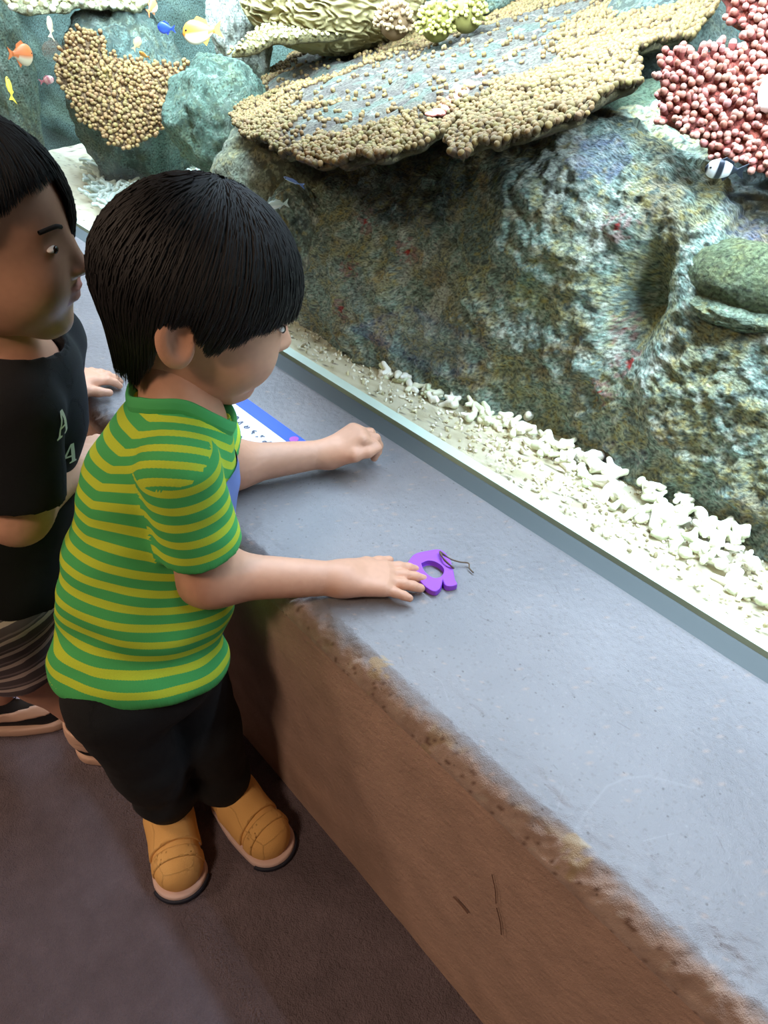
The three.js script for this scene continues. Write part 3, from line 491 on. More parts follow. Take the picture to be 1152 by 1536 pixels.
// 6. coral rubble at the foot of the rock: every piece is an object
{
  const kinds = [], r = rng(71), X = (x, y, z) => new THREE.Vector3(x, y, z);
  const build = (parts, k) => nets((x, y, z) => { let d = 9; for (const q of parts) d = smin(d, q(x, y, z), k); return d + 0.0012 * fbm(x * 160, y * 160, z * 160, 2); }, X(-0.034, -0.018, -0.034), X(0.034, 0.04, 0.034), 0.0023);
  const mats = [std(0xf1eedb, 0.85), std(0xe4e3c6, 0.85), std(0xdadfbe, 0.85), std(0xf7f4e6, 0.85)];
  for (let i = 0; i < 6; i++) kinds.push(['finger', build([cap(X(-0.016, 0, 0), X(0.002, 0.002 * i - 0.004, 0.004), 0.006 + 0.0006 * i, 0.0068), cap(X(0.002, 0.002 * i - 0.004, 0.004), X(0.017, 0.003, -0.003 + 0.002 * i), 0.0065, 0.0052)], 0.004)]);
  for (let i = 0; i < 5; i++) kinds.push(['forked', build([cap(X(-0.017, 0, 0), X(0.002, 0.002, 0), 0.0058, 0.0062), cap(X(0.002, 0.002, 0), X(0.016, 0.004 + 0.001 * i, 0.011), 0.0056, 0.0046), cap(X(0.002, 0.002, 0), X(0.015, 0.002, -0.010 - 0.001 * i), 0.0056, 0.0045)], 0.004)]);
  for (let i = 0; i < 4; i++) kinds.push(['rounded', build([ell(X(0, 0, 0), [0.011 + 0.001 * i, 0.0075, 0.0085]), ell(X(0.007, 0.002, 0.004), [0.006, 0.005, 0.006])], 0.006)]);
  for (let i = 0; i < 3; i++) kinds.push(['stubby', build([ell(X(0, 0, 0), [0.009, 0.008, 0.008]), cap(X(0, 0, 0), X(0.012, 0.006, 0.002 * i), 0.006, 0.005), cap(X(0, 0, 0), X(-0.008, 0.008, 0.007), 0.0055, 0.0048)], 0.005)]);
  const NM = { finger: ['finger-shaped piece of coral rubble at the foot of the reef rock', 'coral_piece'], forked: ['forked branch of coral rubble at the foot of the reef rock', 'forked_coral_piece'], rounded: ['rounded pebble of coral rubble at the foot of the reef rock', 'coral_pebble'], stubby: ['stubby lobed chunk of coral rubble at the foot of the reef rock', 'lobed_coral_piece'] };
  const width = table([0.0, 0.2, 0.35, 0.5, 0.65, 0.8, 0.95], [0.075, 0.072, 0.052, 0.034, 0.022, 0.014, 0.006]);
  let n = 0;
  for (let tries = 0; n < 190 && tries < 4000; tries++) {
    const d = 0.10 + 0.78 * Math.pow(r(), 1.25), w = width(d), t = r(); if (d > 0.6 && r() < 0.4) continue;
    const [k, g] = kinds[Math.floor(r() * kinds.length)], [lab, nm] = NM[k];
    const mi = Math.floor(r() * 4), hue = ['ivory', 'cream', 'greenish', 'white'][mi], m = mesh(nm, g, mats[mi]); tag(m, hue + ' ' + lab, 'coral rubble', hue + ' ' + k + ' rubble at the rock base');
    const s = 0.5 + 0.42 * r(); m.scale.setScalar(s);
    m.position.set(baseX(d) - 0.012 - w * (1 - t), SAND_Y + 0.008 + 0.012 * t * r() + 0.016 * t * sstep(0.8, 0.3, d), -d); m.rotation.set((r() - 0.5) * 0.8, r() * 6.283, (r() - 0.5) * 0.8); n++;
  }
  // a few pieces that stand out in the photograph
  const big = nets((x, y, z) => smin(cap(X(0, -0.012, 0), X(0, 0.024, 0), 0.0105, 0.0125)(x, y, z), ell(X(-0.006, -0.012, 0.004), [0.02, 0.010, 0.014])(x, y, z), 0.01) + 0.001 * fbm(x * 90, y * 90, z * 90, 2), X(-0.04, -0.03, -0.04), X(0.04, 0.05, 0.04), 0.0025);
  const b = tag(mesh('coral_stump', big, std(0xcfd3ac, 0.8)), 'upright round-headed pale coral stump standing above the rubble', 'coral rubble'); b.position.copy(atY(1064, 700, 0.492)); b.position.y = 0.490;
  const st = kinds[1][1], up1 = tag(mesh('coral_piece', st, mats[3]), 'thin white coral finger standing upright beside the round-headed stump', 'coral rubble'); up1.position.copy(atY(1027, 695, 0.49)); up1.rotation.set(0.1, 0.4, 1.45); up1.scale.setScalar(0.75);
  const up2 = tag(mesh('coral_piece', st, mats[3]), 'white coral finger leaning up against the rock near the middle of the sand', 'coral rubble'); up2.position.copy(atY(790, 625, 0.485)); up2.rotation.set(0, 0.9, 2.2); up2.scale.setScalar(0.95);
}
// 7. fish
function fish(name, label, pos, heading, L, deep, colours, opt = {}) {
  const root = thing(name, label, 'fish', pos); const h = heading.clone().normalize(); root.quaternion.setFromUnitVectors(new THREE.Vector3(1, 0, 0), h);
  const bodyG = gridG(20, 14, (u, v) => { const x = (0.5 - u) * L * 0.8, prof = Math.pow(Math.sin(Math.PI * Math.pow(clamp(u, 0.001, 0.93), 0.72)), 0.75), a = v * Math.PI * 2, H = L * deep * 0.5 * Math.max(prof, u > 0.9 ? 0.2 : 0.02); return [x, Math.sin(a) * H, Math.cos(a) * H * 0.42]; });
  paint(bodyG, (x, y) => { if (opt.bars) return Math.sin(x / L * 17 + 0.6) > 0 ? lin(colours[0]) : lin(colours[1]); return y < -L * deep * 0.12 ? lin(colours[1]) : lin(colours[0]); });
  const bm = std(0xffffff, 0.45, { vertexColors: true }); mesh('body', bodyG, bm, root);
  const fin = (pts, th, nm) => { const s = new THREE.Shape(pts.map(([x, y]) => new THREE.Vector2(x * L, y * L))); const g = new THREE.ExtrudeGeometry(s, { depth: th * L, bevelEnabled: false }); g.translate(0, 0, -th * L / 2); mesh(nm, g, std(colours[2] ?? colours[0], 0.6), root); };
  fin([[-0.36, -0.04], [-0.36, 0.04], [-0.60, 0.20], [-0.52, 0], [-0.60, -0.20]], 0.02, 'tail_fin');
  fin([[0.12, deep * 0.42], [-0.02, deep * 0.62], [-0.24, deep * 0.42], [-0.26, deep * 0.2]], 0.02, 'dorsal_fin');
  fin([[-0.04, -deep * 0.38], [-0.14, -deep * 0.58], [-0.26, -deep * 0.25]], 0.02, 'anal_fin');
  for (const s of [-1, 1]) { const e = new THREE.SphereGeometry(L * 0.028, 10, 8); e.translate(L * 0.29, L * deep * 0.1, s * L * deep * 0.13); mesh('eye', e, std(0x101010, 0.2), root); }
  return root;
}
const imgRight = RIGHT.clone(), imgUp = UPV.clone();
const face = (x, y, z = 0) => imgRight.clone().multiplyScalar(x).addScaledVector(imgUp, y).addScaledVector(FWD, z);
const fpx = (px, t) => px * t / FOCAL;
fish('orange_fish', 'orange fish with a white belly swimming in open water by the white rock', atT(298, 48, 1.9), face(-1, -0.12), fpx(50, 1.9), 0.55, [0xcf7f2a, 0xd8ccb0, 0xc08f38]);
fish('orange_fish', 'small orange fish at the far left beside the teal rock', atT(34, 82, 2.0), face(0.4, 0.3, 0.6), fpx(34, 2.0), 0.7, [0xe07f45, 0xe9dcb8]);
fish('orange_fish', 'small orange fish just under the pale coral shelf', atT(229, 10, 2.1), face(0.3, 0.8, 0.4), fpx(24, 2.1), 0.6, [0xdf8550, 0xe8d8b8]);
fish('yellow_fish', 'slim yellow fish at the far left edge of the tank', atT(14, 130, 1.9), face(-0.25, 1), fpx(32, 1.9), 0.28, [0xe6cf3f, 0xd9c84a]);
fish('blue_fish', 'tiny bright blue fish beside the dark rock under the shelf', atT(247, 42, 2.1), face(-1, 0.1), fpx(22, 2.1), 0.6, [0x2f4fd8, 0x3c62dd]);
fish('pink_fish', 'tiny pink striped fish left of the heart-shaped coral', atT(72, 120, 2.0), face(1, 0.25), fpx(18, 2.0), 0.5, [0xc07f84, 0xe0b6ae], { bars: true });
fish('tan_fish', 'tiny tan fish above the top edge of the heart-shaped coral', atT(206, 64, 2.0), face(0.5, 0.9), fpx(18, 2.0), 0.55, [0xb8a878, 0xcabb8e]);
fish('tan_fish', 'tiny orange and tan fish on the rim of the heart-shaped coral', atT(215, 82, 2.0), face(-0.8, 0.4), fpx(15, 2.0), 0.55, [0xe2a24c, 0xd8c88e]);
fish('tan_fish', 'small pale fish hanging head up below the coral shelf', atT(75, 38, 2.1), face(-0.1, 1), fpx(28, 2.1), 0.32, [0xb9ad8c, 0xa89a7c]);
fish('striped_fish', 'black and white banded fish swimming below the red coral', atX(1082, 254, 0.845), face(-1, 0.1), fpx(52, 0.98), 0.48, [0x1b2430, 0xf2f6f8, 0x1b2430], { bars: true });
fish('silver_fish', 'small silver blue fish hovering before the mossy rock', atT(438, 271, 1.38), face(-1, 0.45), fpx(32, 1.38), 0.25, [0x6c86c4, 0xe7eef0]);
fish('silver_fish', 'pale silver fish low beside the dark hair of the front child', atT(414, 307, 1.36), face(-1, -0.12), fpx(30, 1.36), 0.38, [0xbfd6d8, 0xf0f4ee]);
// ---------------------------------------------------------------- the two children
const dirA = (deg) => V(Math.cos(deg * Math.PI / 180), 0, Math.sin(deg * Math.PI / 180));
const UP = new THREE.Vector3(0, 1, 0);
function headFrame(c, yaw, pitch, roll = 0) {
  const p = pitch * Math.PI / 180, F = dirA(yaw).multiplyScalar(Math.cos(p)).addScaledVector(UP, -Math.sin(p)).normalize();
  let R = new THREE.Vector3().crossVectors(F, UP).normalize(), U = new THREE.Vector3().crossVectors(R, F);
  if (roll) { const q = new THREE.Quaternion().setFromAxisAngle(F, roll * Math.PI / 180); R.applyQuaternion(q); U.applyQuaternion(q); }
  return { c, F, U, R, w: (f, u, r) => c.clone().addScaledVector(F, f).addScaledVector(U, u).addScaledVector(R, r) };
}
const L3 = (x, y, z) => new THREE.Vector3(x, y, z);
const cran = ell(L3(-0.010, 0.020, 0), [0.086, 0.077, 0.069]);
const scalp = (() => { const nape = cap(L3(-0.024, -0.02, 0), L3(-0.017, -0.080, 0), 0.046, 0.037); return (x, y, z) => smin(cran(x, y, z), nape(x, y, z), 0.02); })();
const headParts = [
  [ell(L3(0.026, -0.036, 0), [0.056, 0.070, 0.055]), 0.035], [ell(L3(0.046, -0.042, 0.028), [0.030, 0.030, 0.026]), 0.02], [ell(L3(0.046, -0.042, -0.028), [0.030, 0.030, 0.026]), 0.02],
  [cap(L3(0.050, -0.094, 0), L3(0.058, -0.090, 0), 0.016, 0.015), 0.02], [cap(L3(0.078, -0.006, 0), L3(0.089, -0.027, 0), 0.006, 0.0095), 0.010], [ell(L3(0.084, -0.030, 0.008), [0.007, 0.005, 0.006]), 0.006], [ell(L3(0.084, -0.030, -0.008), [0.007, 0.005, 0.006]), 0.006],
  [ell(L3(0.079, -0.050, 0), [0.0085, 0.0045, 0.016]), 0.005], [ell(L3(0.077, -0.0595, 0), [0.0085, 0.0055, 0.014]), 0.005],
  [cap(L3(-0.026, -0.045, 0), L3(-0.024, -0.085, 0), 0.040, 0.034), 0.03],
];
const earS = (s) => { const o = ell(L3(-0.030, -0.022, s * 0.0725), [0.0185, 0.029, 0.0085], [L3(0.95, 0.30, 0).normalize(), L3(-0.30, 0.95, 0).normalize(), L3(0, 0, 1)]), i = ell(L3(-0.026, -0.018, s * 0.0795), [0.011, 0.019, 0.0085], [L3(0.95, 0.30, 0).normalize(), L3(-0.30, 0.95, 0).normalize(), L3(0, 0, 1)]); return (x, y, z) => smax(o(x, y, z), -i(x, y, z), 0.004); };
const ears = [earS(1), earS(-1)];
function headLocal(f, u, r) {
  let d = cran(f, u, r); for (const [s, k] of headParts) d = smin(d, s(f, u, r), k);
  for (const s of [-1, 1]) d = smax(d, -(Math.hypot(f - 0.092, (u - 0.004) * 1.2, r - s * 0.031) - 0.016), 0.012);
  for (const e of ears) d = smin(d, e(f, u, r), 0.006);
  return d;
}
const toLocal = (H, x, y, z) => { const a = x - H.c.x, b = y - H.c.y, e = z - H.c.z; return [a * H.F.x + b * H.F.y + e * H.F.z, a * H.U.x + b * H.U.y + e * H.U.z, a * H.R.x + b * H.R.y + e * H.R.z]; };
function localGeo(H, g) { return g.applyMatrix4(new THREE.Matrix4().makeBasis(H.F, H.U, H.R).setPosition(H.c)); }   // f, u, r -> world
// right-handed: F x U = R
function makeHead(H) { return localGeo(H, nets(headLocal, L3(-0.115, -0.125, -0.09), L3(0.115, 0.115, 0.09), 0.003)); }
function makeHair(H, end, thick, seed, opt = {}) {
  const polar = (f, u, r) => { const a = f + 0.012, b = u - 0.012; return [Math.acos(clamp(b / Math.hypot(a, b, r), -1, 1)), Math.atan2(r, a)]; };
  const shell = (f, u, r) => { const [t, p] = polar(f, u, r); const e = end(p); return smax(scalp(f, u, r) - thick * 0.75 - 0.004 * fbm(p * 9, t * 2, seed, 2) - (opt.puff ? opt.puff(t, p) : 0), (t - e + 0.05) * 0.09, 0.008); };
  const base = localGeo(H, nets(shell, L3(-0.125, -0.11, -0.105), L3(0.115, 0.13, 0.105), 0.0035));
  const gs = [strip(base.toNonIndexed())]; gs[0].deleteAttribute('uv');
  const r = rng(seed), whorl = opt.whorl ?? -0.35;
  const surf = (t, p, off) => { const dir = L3(Math.sin(t) * Math.cos(p), Math.cos(t), Math.sin(t) * Math.sin(p)); let lo = 0, hi = 0.16; for (let i = 0; i < 14; i++) { const m = (lo + hi) / 2; if (scalp(-0.012 + dir.x * m, 0.012 + dir.y * m, dir.z * m) < off) lo = m; else hi = m; } return L3(-0.012 + dir.x * lo, 0.012 + dir.y * lo, dir.z * lo); };
  const pos = [], idx = [], nor = [];
  const n = opt.locks ?? 5000;
  for (let i = 0; i < n; i++) {
    const p0 = r() * Math.PI * 2, e = end(p0) + (r() - 0.35) * 0.10, len = opt.len ?? (0.7 + 0.9 * r()), t0 = r() < 0.35 ? 0.02 + 0.3 * r() : Math.max(0.03, (e - len) * (0.5 + 0.5 * r())), sw = (r() - 0.5) * 0.16 + (opt.swirl ?? 0.12), seg = 6, w = 0.0008 + 0.0010 * r(), ids = [];
    const lift = thick * (0.72 + 0.34 * r());
    for (let k = 0; k <= seg; k++) {
      const q = k / seg, t = mix(t0, e, q), p = p0 + sw * (q - 1), c = surf(t, p, lift + (opt.puff ? opt.puff(t, p) : 0) + 0.0012 * Math.sin(q * 5 + i)), o = surf(t, p, lift + 0.02).sub(c).normalize(), nx = surf(t + 0.03, p, lift).sub(c).normalize(), sd = new THREE.Vector3().crossVectors(nx, o).normalize(), ww = w * (k === seg ? 0.08 : 1 - 0.5 * q);
      for (const [a, b] of [[-1, 0], [0, 0.7], [1, 0], [0, -0.7]]) { const v = c.clone().addScaledVector(sd, a * ww).addScaledVector(o, b * ww); ids.push(pos.length / 3); pos.push(v.x, v.y, v.z); const nn = sd.clone().multiplyScalar(a).addScaledVector(o, b).normalize(); nor.push(nn.x, nn.y, nn.z); }
    }
    for (let k = 0; k < seg; k++) for (let a = 0; a < 4; a++) { const A = ids[k * 4 + a], Bq = ids[k * 4 + (a + 1) % 4], C = ids[k * 4 + 4 + a], D = ids[k * 4 + 4 + (a + 1) % 4]; idx.push(A, Bq, C, Bq, D, C); }
  }
  const lg = new THREE.BufferGeometry(); lg.setAttribute('position', new THREE.Float32BufferAttribute(pos, 3)); lg.setAttribute('normal', new THREE.Float32BufferAttribute(nor, 3)); lg.setIndex(idx);
  const l2 = localGeo(H, lg).toNonIndexed(); gs.push(l2);
  return mergeGeometries(gs);
}
// a hand as its own field: wrist, direction of the fingers, palm normal (pointing out of the palm), side on which the thumb sits
function handField(o) {
  const X = o.dir.clone().normalize(), Nn = o.palm.clone().addScaledVector(X, -o.palm.dot(X)).normalize(), S = o.thumb.clone().addScaledVector(X, -o.thumb.dot(X)).addScaledVector(Nn, -o.thumb.dot(Nn)).normalize(), s = o.scale ?? 1, w = o.wrist;
  const at = (x, n, t) => w.clone().addScaledVector(X, x * s).addScaledVector(Nn, n * s).addScaledVector(S, t * s);
  const palmParts = [], fingers = [], spread = o.spread ?? [0.10, 0.02, -0.05, -0.16];
  const side = [0.0195, 0.0068, -0.0062, -0.0185], plen = [0.049, 0.051, 0.049, 0.044], flen = [0.042, 0.047, 0.043, 0.033];
  for (let i = 0; i < 4; i++) {
    palmParts.push(cap(at(-0.004, 0, side[i] * 0.62), at(plen[i], 0, side[i]), 0.0125 * s, 0.0092 * s));
    let p = at(plen[i], 0, side[i]), ang = 0; const lat = spread[i], dv = X.clone().addScaledVector(S, lat).normalize(), ch = [];
    const cu = o.curl[i + 1];
    [0.46, 0.30, 0.24].forEach((fr, k) => { ang += cu[k] * Math.PI / 180; const d = dv.clone().multiplyScalar(Math.cos(ang)).addScaledVector(Nn, Math.sin(ang)), q = p.clone().addScaledVector(d, flen[i] * fr * s), r0 = (0.0074 - 0.0007 * k) * s * (i === 3 ? 0.88 : 1); ch.push(cap(p, q, r0, r0 - 0.0006 * s)); p = q; });
    fingers.push(blend(ch, 0.003 * s));
  }
  // thumb leaves the side of the palm near its base
  let p = at(0.010, 0.002, 0.016), q = at(0.010 + 0.019, 0.005, 0.016 + 0.014); const ch = [cap(p, q, 0.0115 * s, 0.0088 * s)]; const [c1, c2] = o.curl[0];
  const td = X.clone().multiplyScalar(0.86).addScaledVector(S, 0.5 - c1).addScaledVector(Nn, 0.12 + c1 * 0.6).normalize(); let q2 = q.clone().addScaledVector(td, 0.019 * s); ch.push(cap(q, q2, 0.0085 * s, 0.0074 * s));
  const td2 = td.clone().addScaledVector(S, -c2).normalize(); let q3 = q2.clone().addScaledVector(td2, 0.016 * s); ch.push(cap(q2, q3, 0.0074 * s, 0.006 * s));
  const palm = blend([...palmParts, ch[0]], 0.012 * s), th = blend(ch, 0.004 * s), fore = cap(o.elbow, w, o.r0, o.r1), wr = w;
  const f = (x, y, z) => { let d = palm(x, y, z); d = smin(d, th(x, y, z), 0.004 * s); for (const g of fingers) d = Math.min(smin(d, g(x, y, z), 0.0035 * s), d); d = smin(d, fore(x, y, z), 0.012); return d; };
  const c = at(0.042, 0.012, 0), R = 0.090 * s;
  // keep only what lies beyond a cut well inside the forearm of the body
  const clip = (x, y, z) => { const a = (x - wr.x) * X.x + (y - wr.y) * X.y + (z - wr.z) * X.z; return smax(f(x, y, z), -a - 0.036, 0.001); };
  return nets(clip, L3(c.x - R, c.y - R, c.z - R), L3(c.x + R, c.y + R, c.z + R), 0.0021);
}
const skinMap = (() => { const r = rng(91); return dataTex(256, 256, (u, v) => { const k = 1 + 0.05 * tileNoise(u, v, 8, 5, 4) + (r() - 0.5) * 0.03; return [250 * k, 248 * k, 246 * k]; }); })();
const SKIN = lin(0xdba88c), LIP = lin(0xc07d72), NAIL = lin(0xe6bba8);
const skinMat = std(0xffffff, 0.52, { vertexColors: true, map: skinMap, sheen: 0.15, sheenColor: new THREE.Color(0xffc0a0), sheenRoughness: 0.5 });
function makeBody(sp) {
  const H = sp.head, fields = [];
  const b = sp.bones.map(([a, c, ra, rb]) => cap(a, c, ra, rb)), bl = blend(b, 0.03);
  let lo = L3(9, 9, 9), hi = L3(-9, -9, -9); for (const [a, c, ra, rb] of sp.bones) for (const q of [a, c]) { lo.min(q.clone().subScalar(0.07)); hi.max(q.clone().addScalar(0.07)); }
  const gs = [nets(bl, lo, hi, 0.006), makeHead(H), ...sp.hands.map(handField)];
  const out = mergeGeometries(gs.map((g) => { g.computeVertexNormals(); boxUV(g); return g; }));
  const nail = sp.nails ?? [];
  paint(out, (x, y, z) => { const [f, u, r] = toLocal(H, x, y, z); if (f > 0.076 && u < -0.044 && u > -0.066 && Math.abs(r) < 0.017) return LIP; return SKIN; });
  return { geo: out, field: (x, y, z) => { const q = toLocal(H, x, y, z); return Math.min(bl(x, y, z), Math.abs(q[0]) < 0.2 && Math.abs(q[1]) < 0.2 ? headLocal(...q) : 9); } };
}
const halfSpace = (p, n) => { const d = p.dot(n); return (x, y, z) => x * n.x + y * n.y + z * n.z - d; };   // positive on the side n points to
function shoot(field, o, d, far = 3) { let t = 0; for (let i = 0; i < 400; i++) { const s = field(o.x + d.x * t, o.y + d.y * t, o.z + d.z * t); if (s < 0.0004) return o.clone().addScaledVector(d, t); t += Math.max(0.0005, s * 0.7); if (t > far) return null; } return null; }
const grad = (field, p, e = 0.003) => L3(field(p.x + e, p.y, p.z) - field(p.x - e, p.y, p.z), field(p.x, p.y + e, p.z) - field(p.x, p.y - e, p.z), field(p.x, p.y, p.z + e) - field(p.x, p.y, p.z - e)).normalize();
function patchG(field, c, n, up, w, h, nu = 14, nv = 14, off = 0.0012) {   // a flat print wrapped on to cloth
  const Xp = new THREE.Vector3().crossVectors(up, n).normalize(), Yp = new THREE.Vector3().crossVectors(n, Xp);
  return gridG(nu, nv, (u, v) => { const o = c.clone().addScaledVector(n, 0.05).addScaledVector(Xp, (u - 0.5) * w).addScaledVector(Yp, (v - 0.5) * h), q = shoot(field, o, n.clone().negate(), 0.13) ?? o.clone().addScaledVector(n, -0.05), g = grad(field, q); return q.addScaledVector(g, off).toArray(); }, true);
}
// shoe in its own frame: x forward from the heel, y up, z to the side
function shoeParts(L = 0.165) {
  const k = L / 0.165, S = (f) => (x, y, z) => f(x / k, y / k, z / k) * k;
  const plan = (x, z, o = 0) => { const h = clamp((x - 0.034) / 0.090, 0, 1), q = Math.hypot(x - 0.034 - 0.090 * h, z - 0.004 * Math.sin(h * 3)) - (0.031 + 0.0075 * h) - o; return q; };
  const upper = S((x, y, z) => { let d = smin(cap(L3(0.036, 0.036, 0), L3(0.120, 0.024, 0), 0.031, 0.0345)(x, y, z), ell(L3(0.045, 0.055, 0), [0.042, 0.032, 0.031])(x, y, z), 0.02); d = smax(d, plan(x, z, 0.0012), 0.006); d = smax(d, 0.010 - y, 0.003); return smax(d, -cap(L3(0.038, 0.072, 0), L3(0.036, 0.12, 0), 0.023, 0.024)(x, y, z), 0.004) + 0.0008 * fbm(x * 60, y * 60, z * 60, 2); });
  const sole = S((x, y, z) => smax(plan(x, z, -0.0008), Math.abs(y - 0.0065) - 0.0065, 0.004));
  return { upper, sole, k, plan };
}
function placeShoe(g, heel, dir, tilt = 0) {
  const X = V(dir.x, 0, 0).set(dir.x, Math.sin(tilt), dir.z).normalize(), Z = new THREE.Vector3().crossVectors(X, UP).normalize(), Y = new THREE.Vector3().crossVectors(Z, X);
  return g.applyMatrix4(new THREE.Matrix4().makeBasis(X, Y, Z).setPosition(heel));
}
const SLO = L3(-0.02, -0.01, -0.06), SHI = L3(0.2, 0.11, 0.06);
const fabricBump = grainBump(256, 90, 61, 0.7); fabricBump.repeat.set(14, 14);

// ---- child in the green striped shirt
{
  const root = thing('person', 'child in green striped shirt leaning on the ledge, one hand on a purple toy', 'person', null);
  const head = headFrame(V(0.334, 0.790, 0.662), -24, 22, 0);
  const neck = V(0.288, 0.684, 0.655), S0 = V(0.176, 0.392, 0.648), S1 = V(0.208, 0.487, 0.657), S2 = V(0.244, 0.592, 0.660);
  const shR = V(0.240, 0.664, 0.586), shL = V(0.306, 0.662, 0.728), elR = V(0.248, 0.520, 0.582), wrR = V(0.372, 0.497, 0.503), elL = V(0.378, 0.512, 0.758), wrL = V(0.505, 0.503, 0.704);
  const hipR = V(0.122, 0.368, 0.630), hipL = V(0.222, 0.368, 0.664), kneeR = V(0.138, 0.21, 0.642), kneeL = V(0.222, 0.21, 0.634), anR = V(0.157, 0.055, 0.664), anL = V(0.228, 0.055, 0.632);
  const hands = [
    { wrist: wrR, elbow: elR, r0: 0.026, r1: 0.0185, dir: V(0.078, -0.010, -0.052), palm: V(0, -1, 0), thumb: V(0.55, 0, 0.83), scale: 0.95, spread: [0.10, 0.0, -0.12, -0.34], curl: [[0.1, 0.0], [4, 8, 8], [3, 8, 8], [3, 7, 7], [4, 6, 6]] },
    { wrist: wrL, elbow: elL, r0: 0.026, r1: 0.0185, dir: V(0.066, 0.038, -0.026), palm: V(0.30, -0.88, -0.15), thumb: V(-0.25, -0.25, -0.9), scale: 0.97, spread: [0.22, 0.06, -0.10, -0.24], curl: [[0.45, 0.3], [58, 52, 25], [50, 48, 25], [46, 45, 25], [50, 45, 25]] },
  ];
  const body = makeBody({
    head, hands,
    bones: [[neck.clone().add(V(-0.006, -0.02, 0)), head.w(-0.028, -0.05, 0), 0.036, 0.034], [shR, elR, 0.031, 0.029], [elR, wrR, 0.0285, 0.0185], [shL, elL, 0.031, 0.029], [elL, wrL, 0.0285, 0.0185], [S0, S2, 0.062, 0.052], [shR, shL, 0.03, 0.03], [S2, neck.clone().add(V(0, -0.02, 0)), 0.045, 0.036], [hipR, kneeR, 0.046, 0.036], [kneeR, anR, 0.034, 0.025], [hipL, kneeL, 0.046, 0.036], [kneeL, anL, 0.034, 0.025]],
  });
  mesh('body', body.geo, skinMat, root);
  // eyes and brows
  for (const s of [-1, 1]) {
    const e = new THREE.SphereGeometry(1, 16, 12); e.scale(0.005, 0.0032, 0.009); const eye = mesh('eye', localGeo(head, e.translate(0.0725, -0.002, s * 0.030)), std(0xf0ece6, 0.2), root);
    const ir = new THREE.SphereGeometry(0.0045, 12, 10); ir.scale(0.6, 0.9, 1); mesh('iris', localGeo(head, ir.translate(0.0763, -0.003, s * 0.0305)), std(0x1c1310, 0.15), eye);
  }
  const hairMat = std(0x0c0b0c, 0.62);
  const end = (p) => { const a = Math.abs(p) * 180 / Math.PI; return table([0, 30, 52, 66, 78, 88, 98, 110, 121, 134, 180], [1.52, 1.55, 1.66, 1.88, 2.08, 1.92, 1.70, 1.80, 2.46, 2.62, 2.62])(a); };
  mesh('hair', makeHair(head, end, 0.0125, 5, { locks: 8500, puff: (t, p) => 0.004 * sstep(0.9, 1.7, t) }), hairMat, root);

  // shirt
  const ax1 = S1.clone().sub(S0).normalize(), ax2 = neck.clone().sub(S1).normalize();
  const fr = (deg, axis) => { const X = dirA(deg).addScaledVector(axis, -dirA(deg).dot(axis)).normalize(); return [X, axis, new THREE.Vector3().crossVectors(X, axis)]; };
  const sleeveR = { a: shR, b: shR.clone().lerp(elR, 0.68), ax: elR.clone().sub(shR).normalize() }, sleeveL = { a: shL, b: shL.clone().lerp(elL, 0.68), ax: elL.clone().sub(shL).normalize() };
  const torso = blend([ell(S2, [0.084, 0.095, 0.066], fr(-14, ax2)), ell(S1, [0.098, 0.11, 0.080], fr(-20, ax1)), ell(S0.clone().add(V(-0.004, 0, 0.002)), [0.103, 0.080, 0.088], fr(-30, ax1)), cap(shR.clone().lerp(shL, 0.12), shR.clone().lerp(shL, 0.88), 0.036, 0.036), cap(S2, neck.clone().add(V(-0.004, -0.012, 0)), 0.058, 0.048)], 0.035);
  const armR = cap(sleeveR.a, shR.clone().lerp(elR, 1.0), 0.040, 0.046), armL = cap(sleeveL.a, shL.clone().lerp(elL, 1.0), 0.040, 0.046);
  const cutR = halfSpace(sleeveR.b, sleeveR.ax), cutL = halfSpace(sleeveL.b, sleeveL.ax), hemP = S0.clone().addScaledVector(ax1, -0.018), hem = halfSpace(hemP, ax1.clone().negate().add(dirA(-40).multiplyScalar(0.10)).normalize());
  const neckCut = cap(neck.clone().add(V(0.004, 0.012, 0)), head.w(0.01, -0.06, 0), 0.048, 0.062);
  const skinGap = (x, y, z) => body.field(x, y, z) - 0.004;
  const fold = (x, y, z) => { const s = 0.0045 * fbm(x * 16 + y * 12, y * 26, z * 16, 2) + 0.0058 * Math.sin((y * 70 + x * 26 - z * 18) + 4 * fbm(x * 8, y * 8, z * 8, 2)) * sstep(0.62, 0.44, y) * 0.8; return s; };
  const arms = (x, y, z) => Math.min(smax(armR(x, y, z), cutR(x, y, z), 0.004), smax(armL(x, y, z), cutL(x, y, z), 0.004));
  const outer = (x, y, z) => { let d = smax(torso(x, y, z), hem(x, y, z), 0.006); d = smin(d, arms(x, y, z), 0.012); return d + fold(x, y, z); };
  const shirtF = (x, y, z) => { let d = outer(x, y, z); const o = d; d = smax(d, -neckCut(x, y, z), 0.004); const nr = armR(x, y, z) < 0.01 ? -cutR(x, y, z) - 0.02 : armL(x, y, z) < 0.01 ? -cutL(x, y, z) - 0.02 : 1; return nr > 0.02 ? d : Math.max(d, -Math.max(skinGap(x, y, z), o + 0.007, nr)); };
  const sg0 = nets(shirtF, L3(0.03, 0.31, -0.83), L3(0.43, 0.74, -0.50), 0.0042), ix = sg0.toNonIndexed(), p = ix.attributes.position, uv = new Float32Array(p.count * 2);
  smooth(sg0, 1); const sg = sg0.toNonIndexed(), sp = sg.attributes.position;
  const latR = dirA(-106);
  const bez = new THREE.QuadraticBezierCurve3(S0, S1.clone().lerp(S2, 0.5).multiplyScalar(2).sub(S0.clone().add(neck).multiplyScalar(0.5)), neck), bezL = bez.getLength();
  const PAIR = 0.0205, bp = new THREE.Vector3(), bt = new THREE.Vector3();
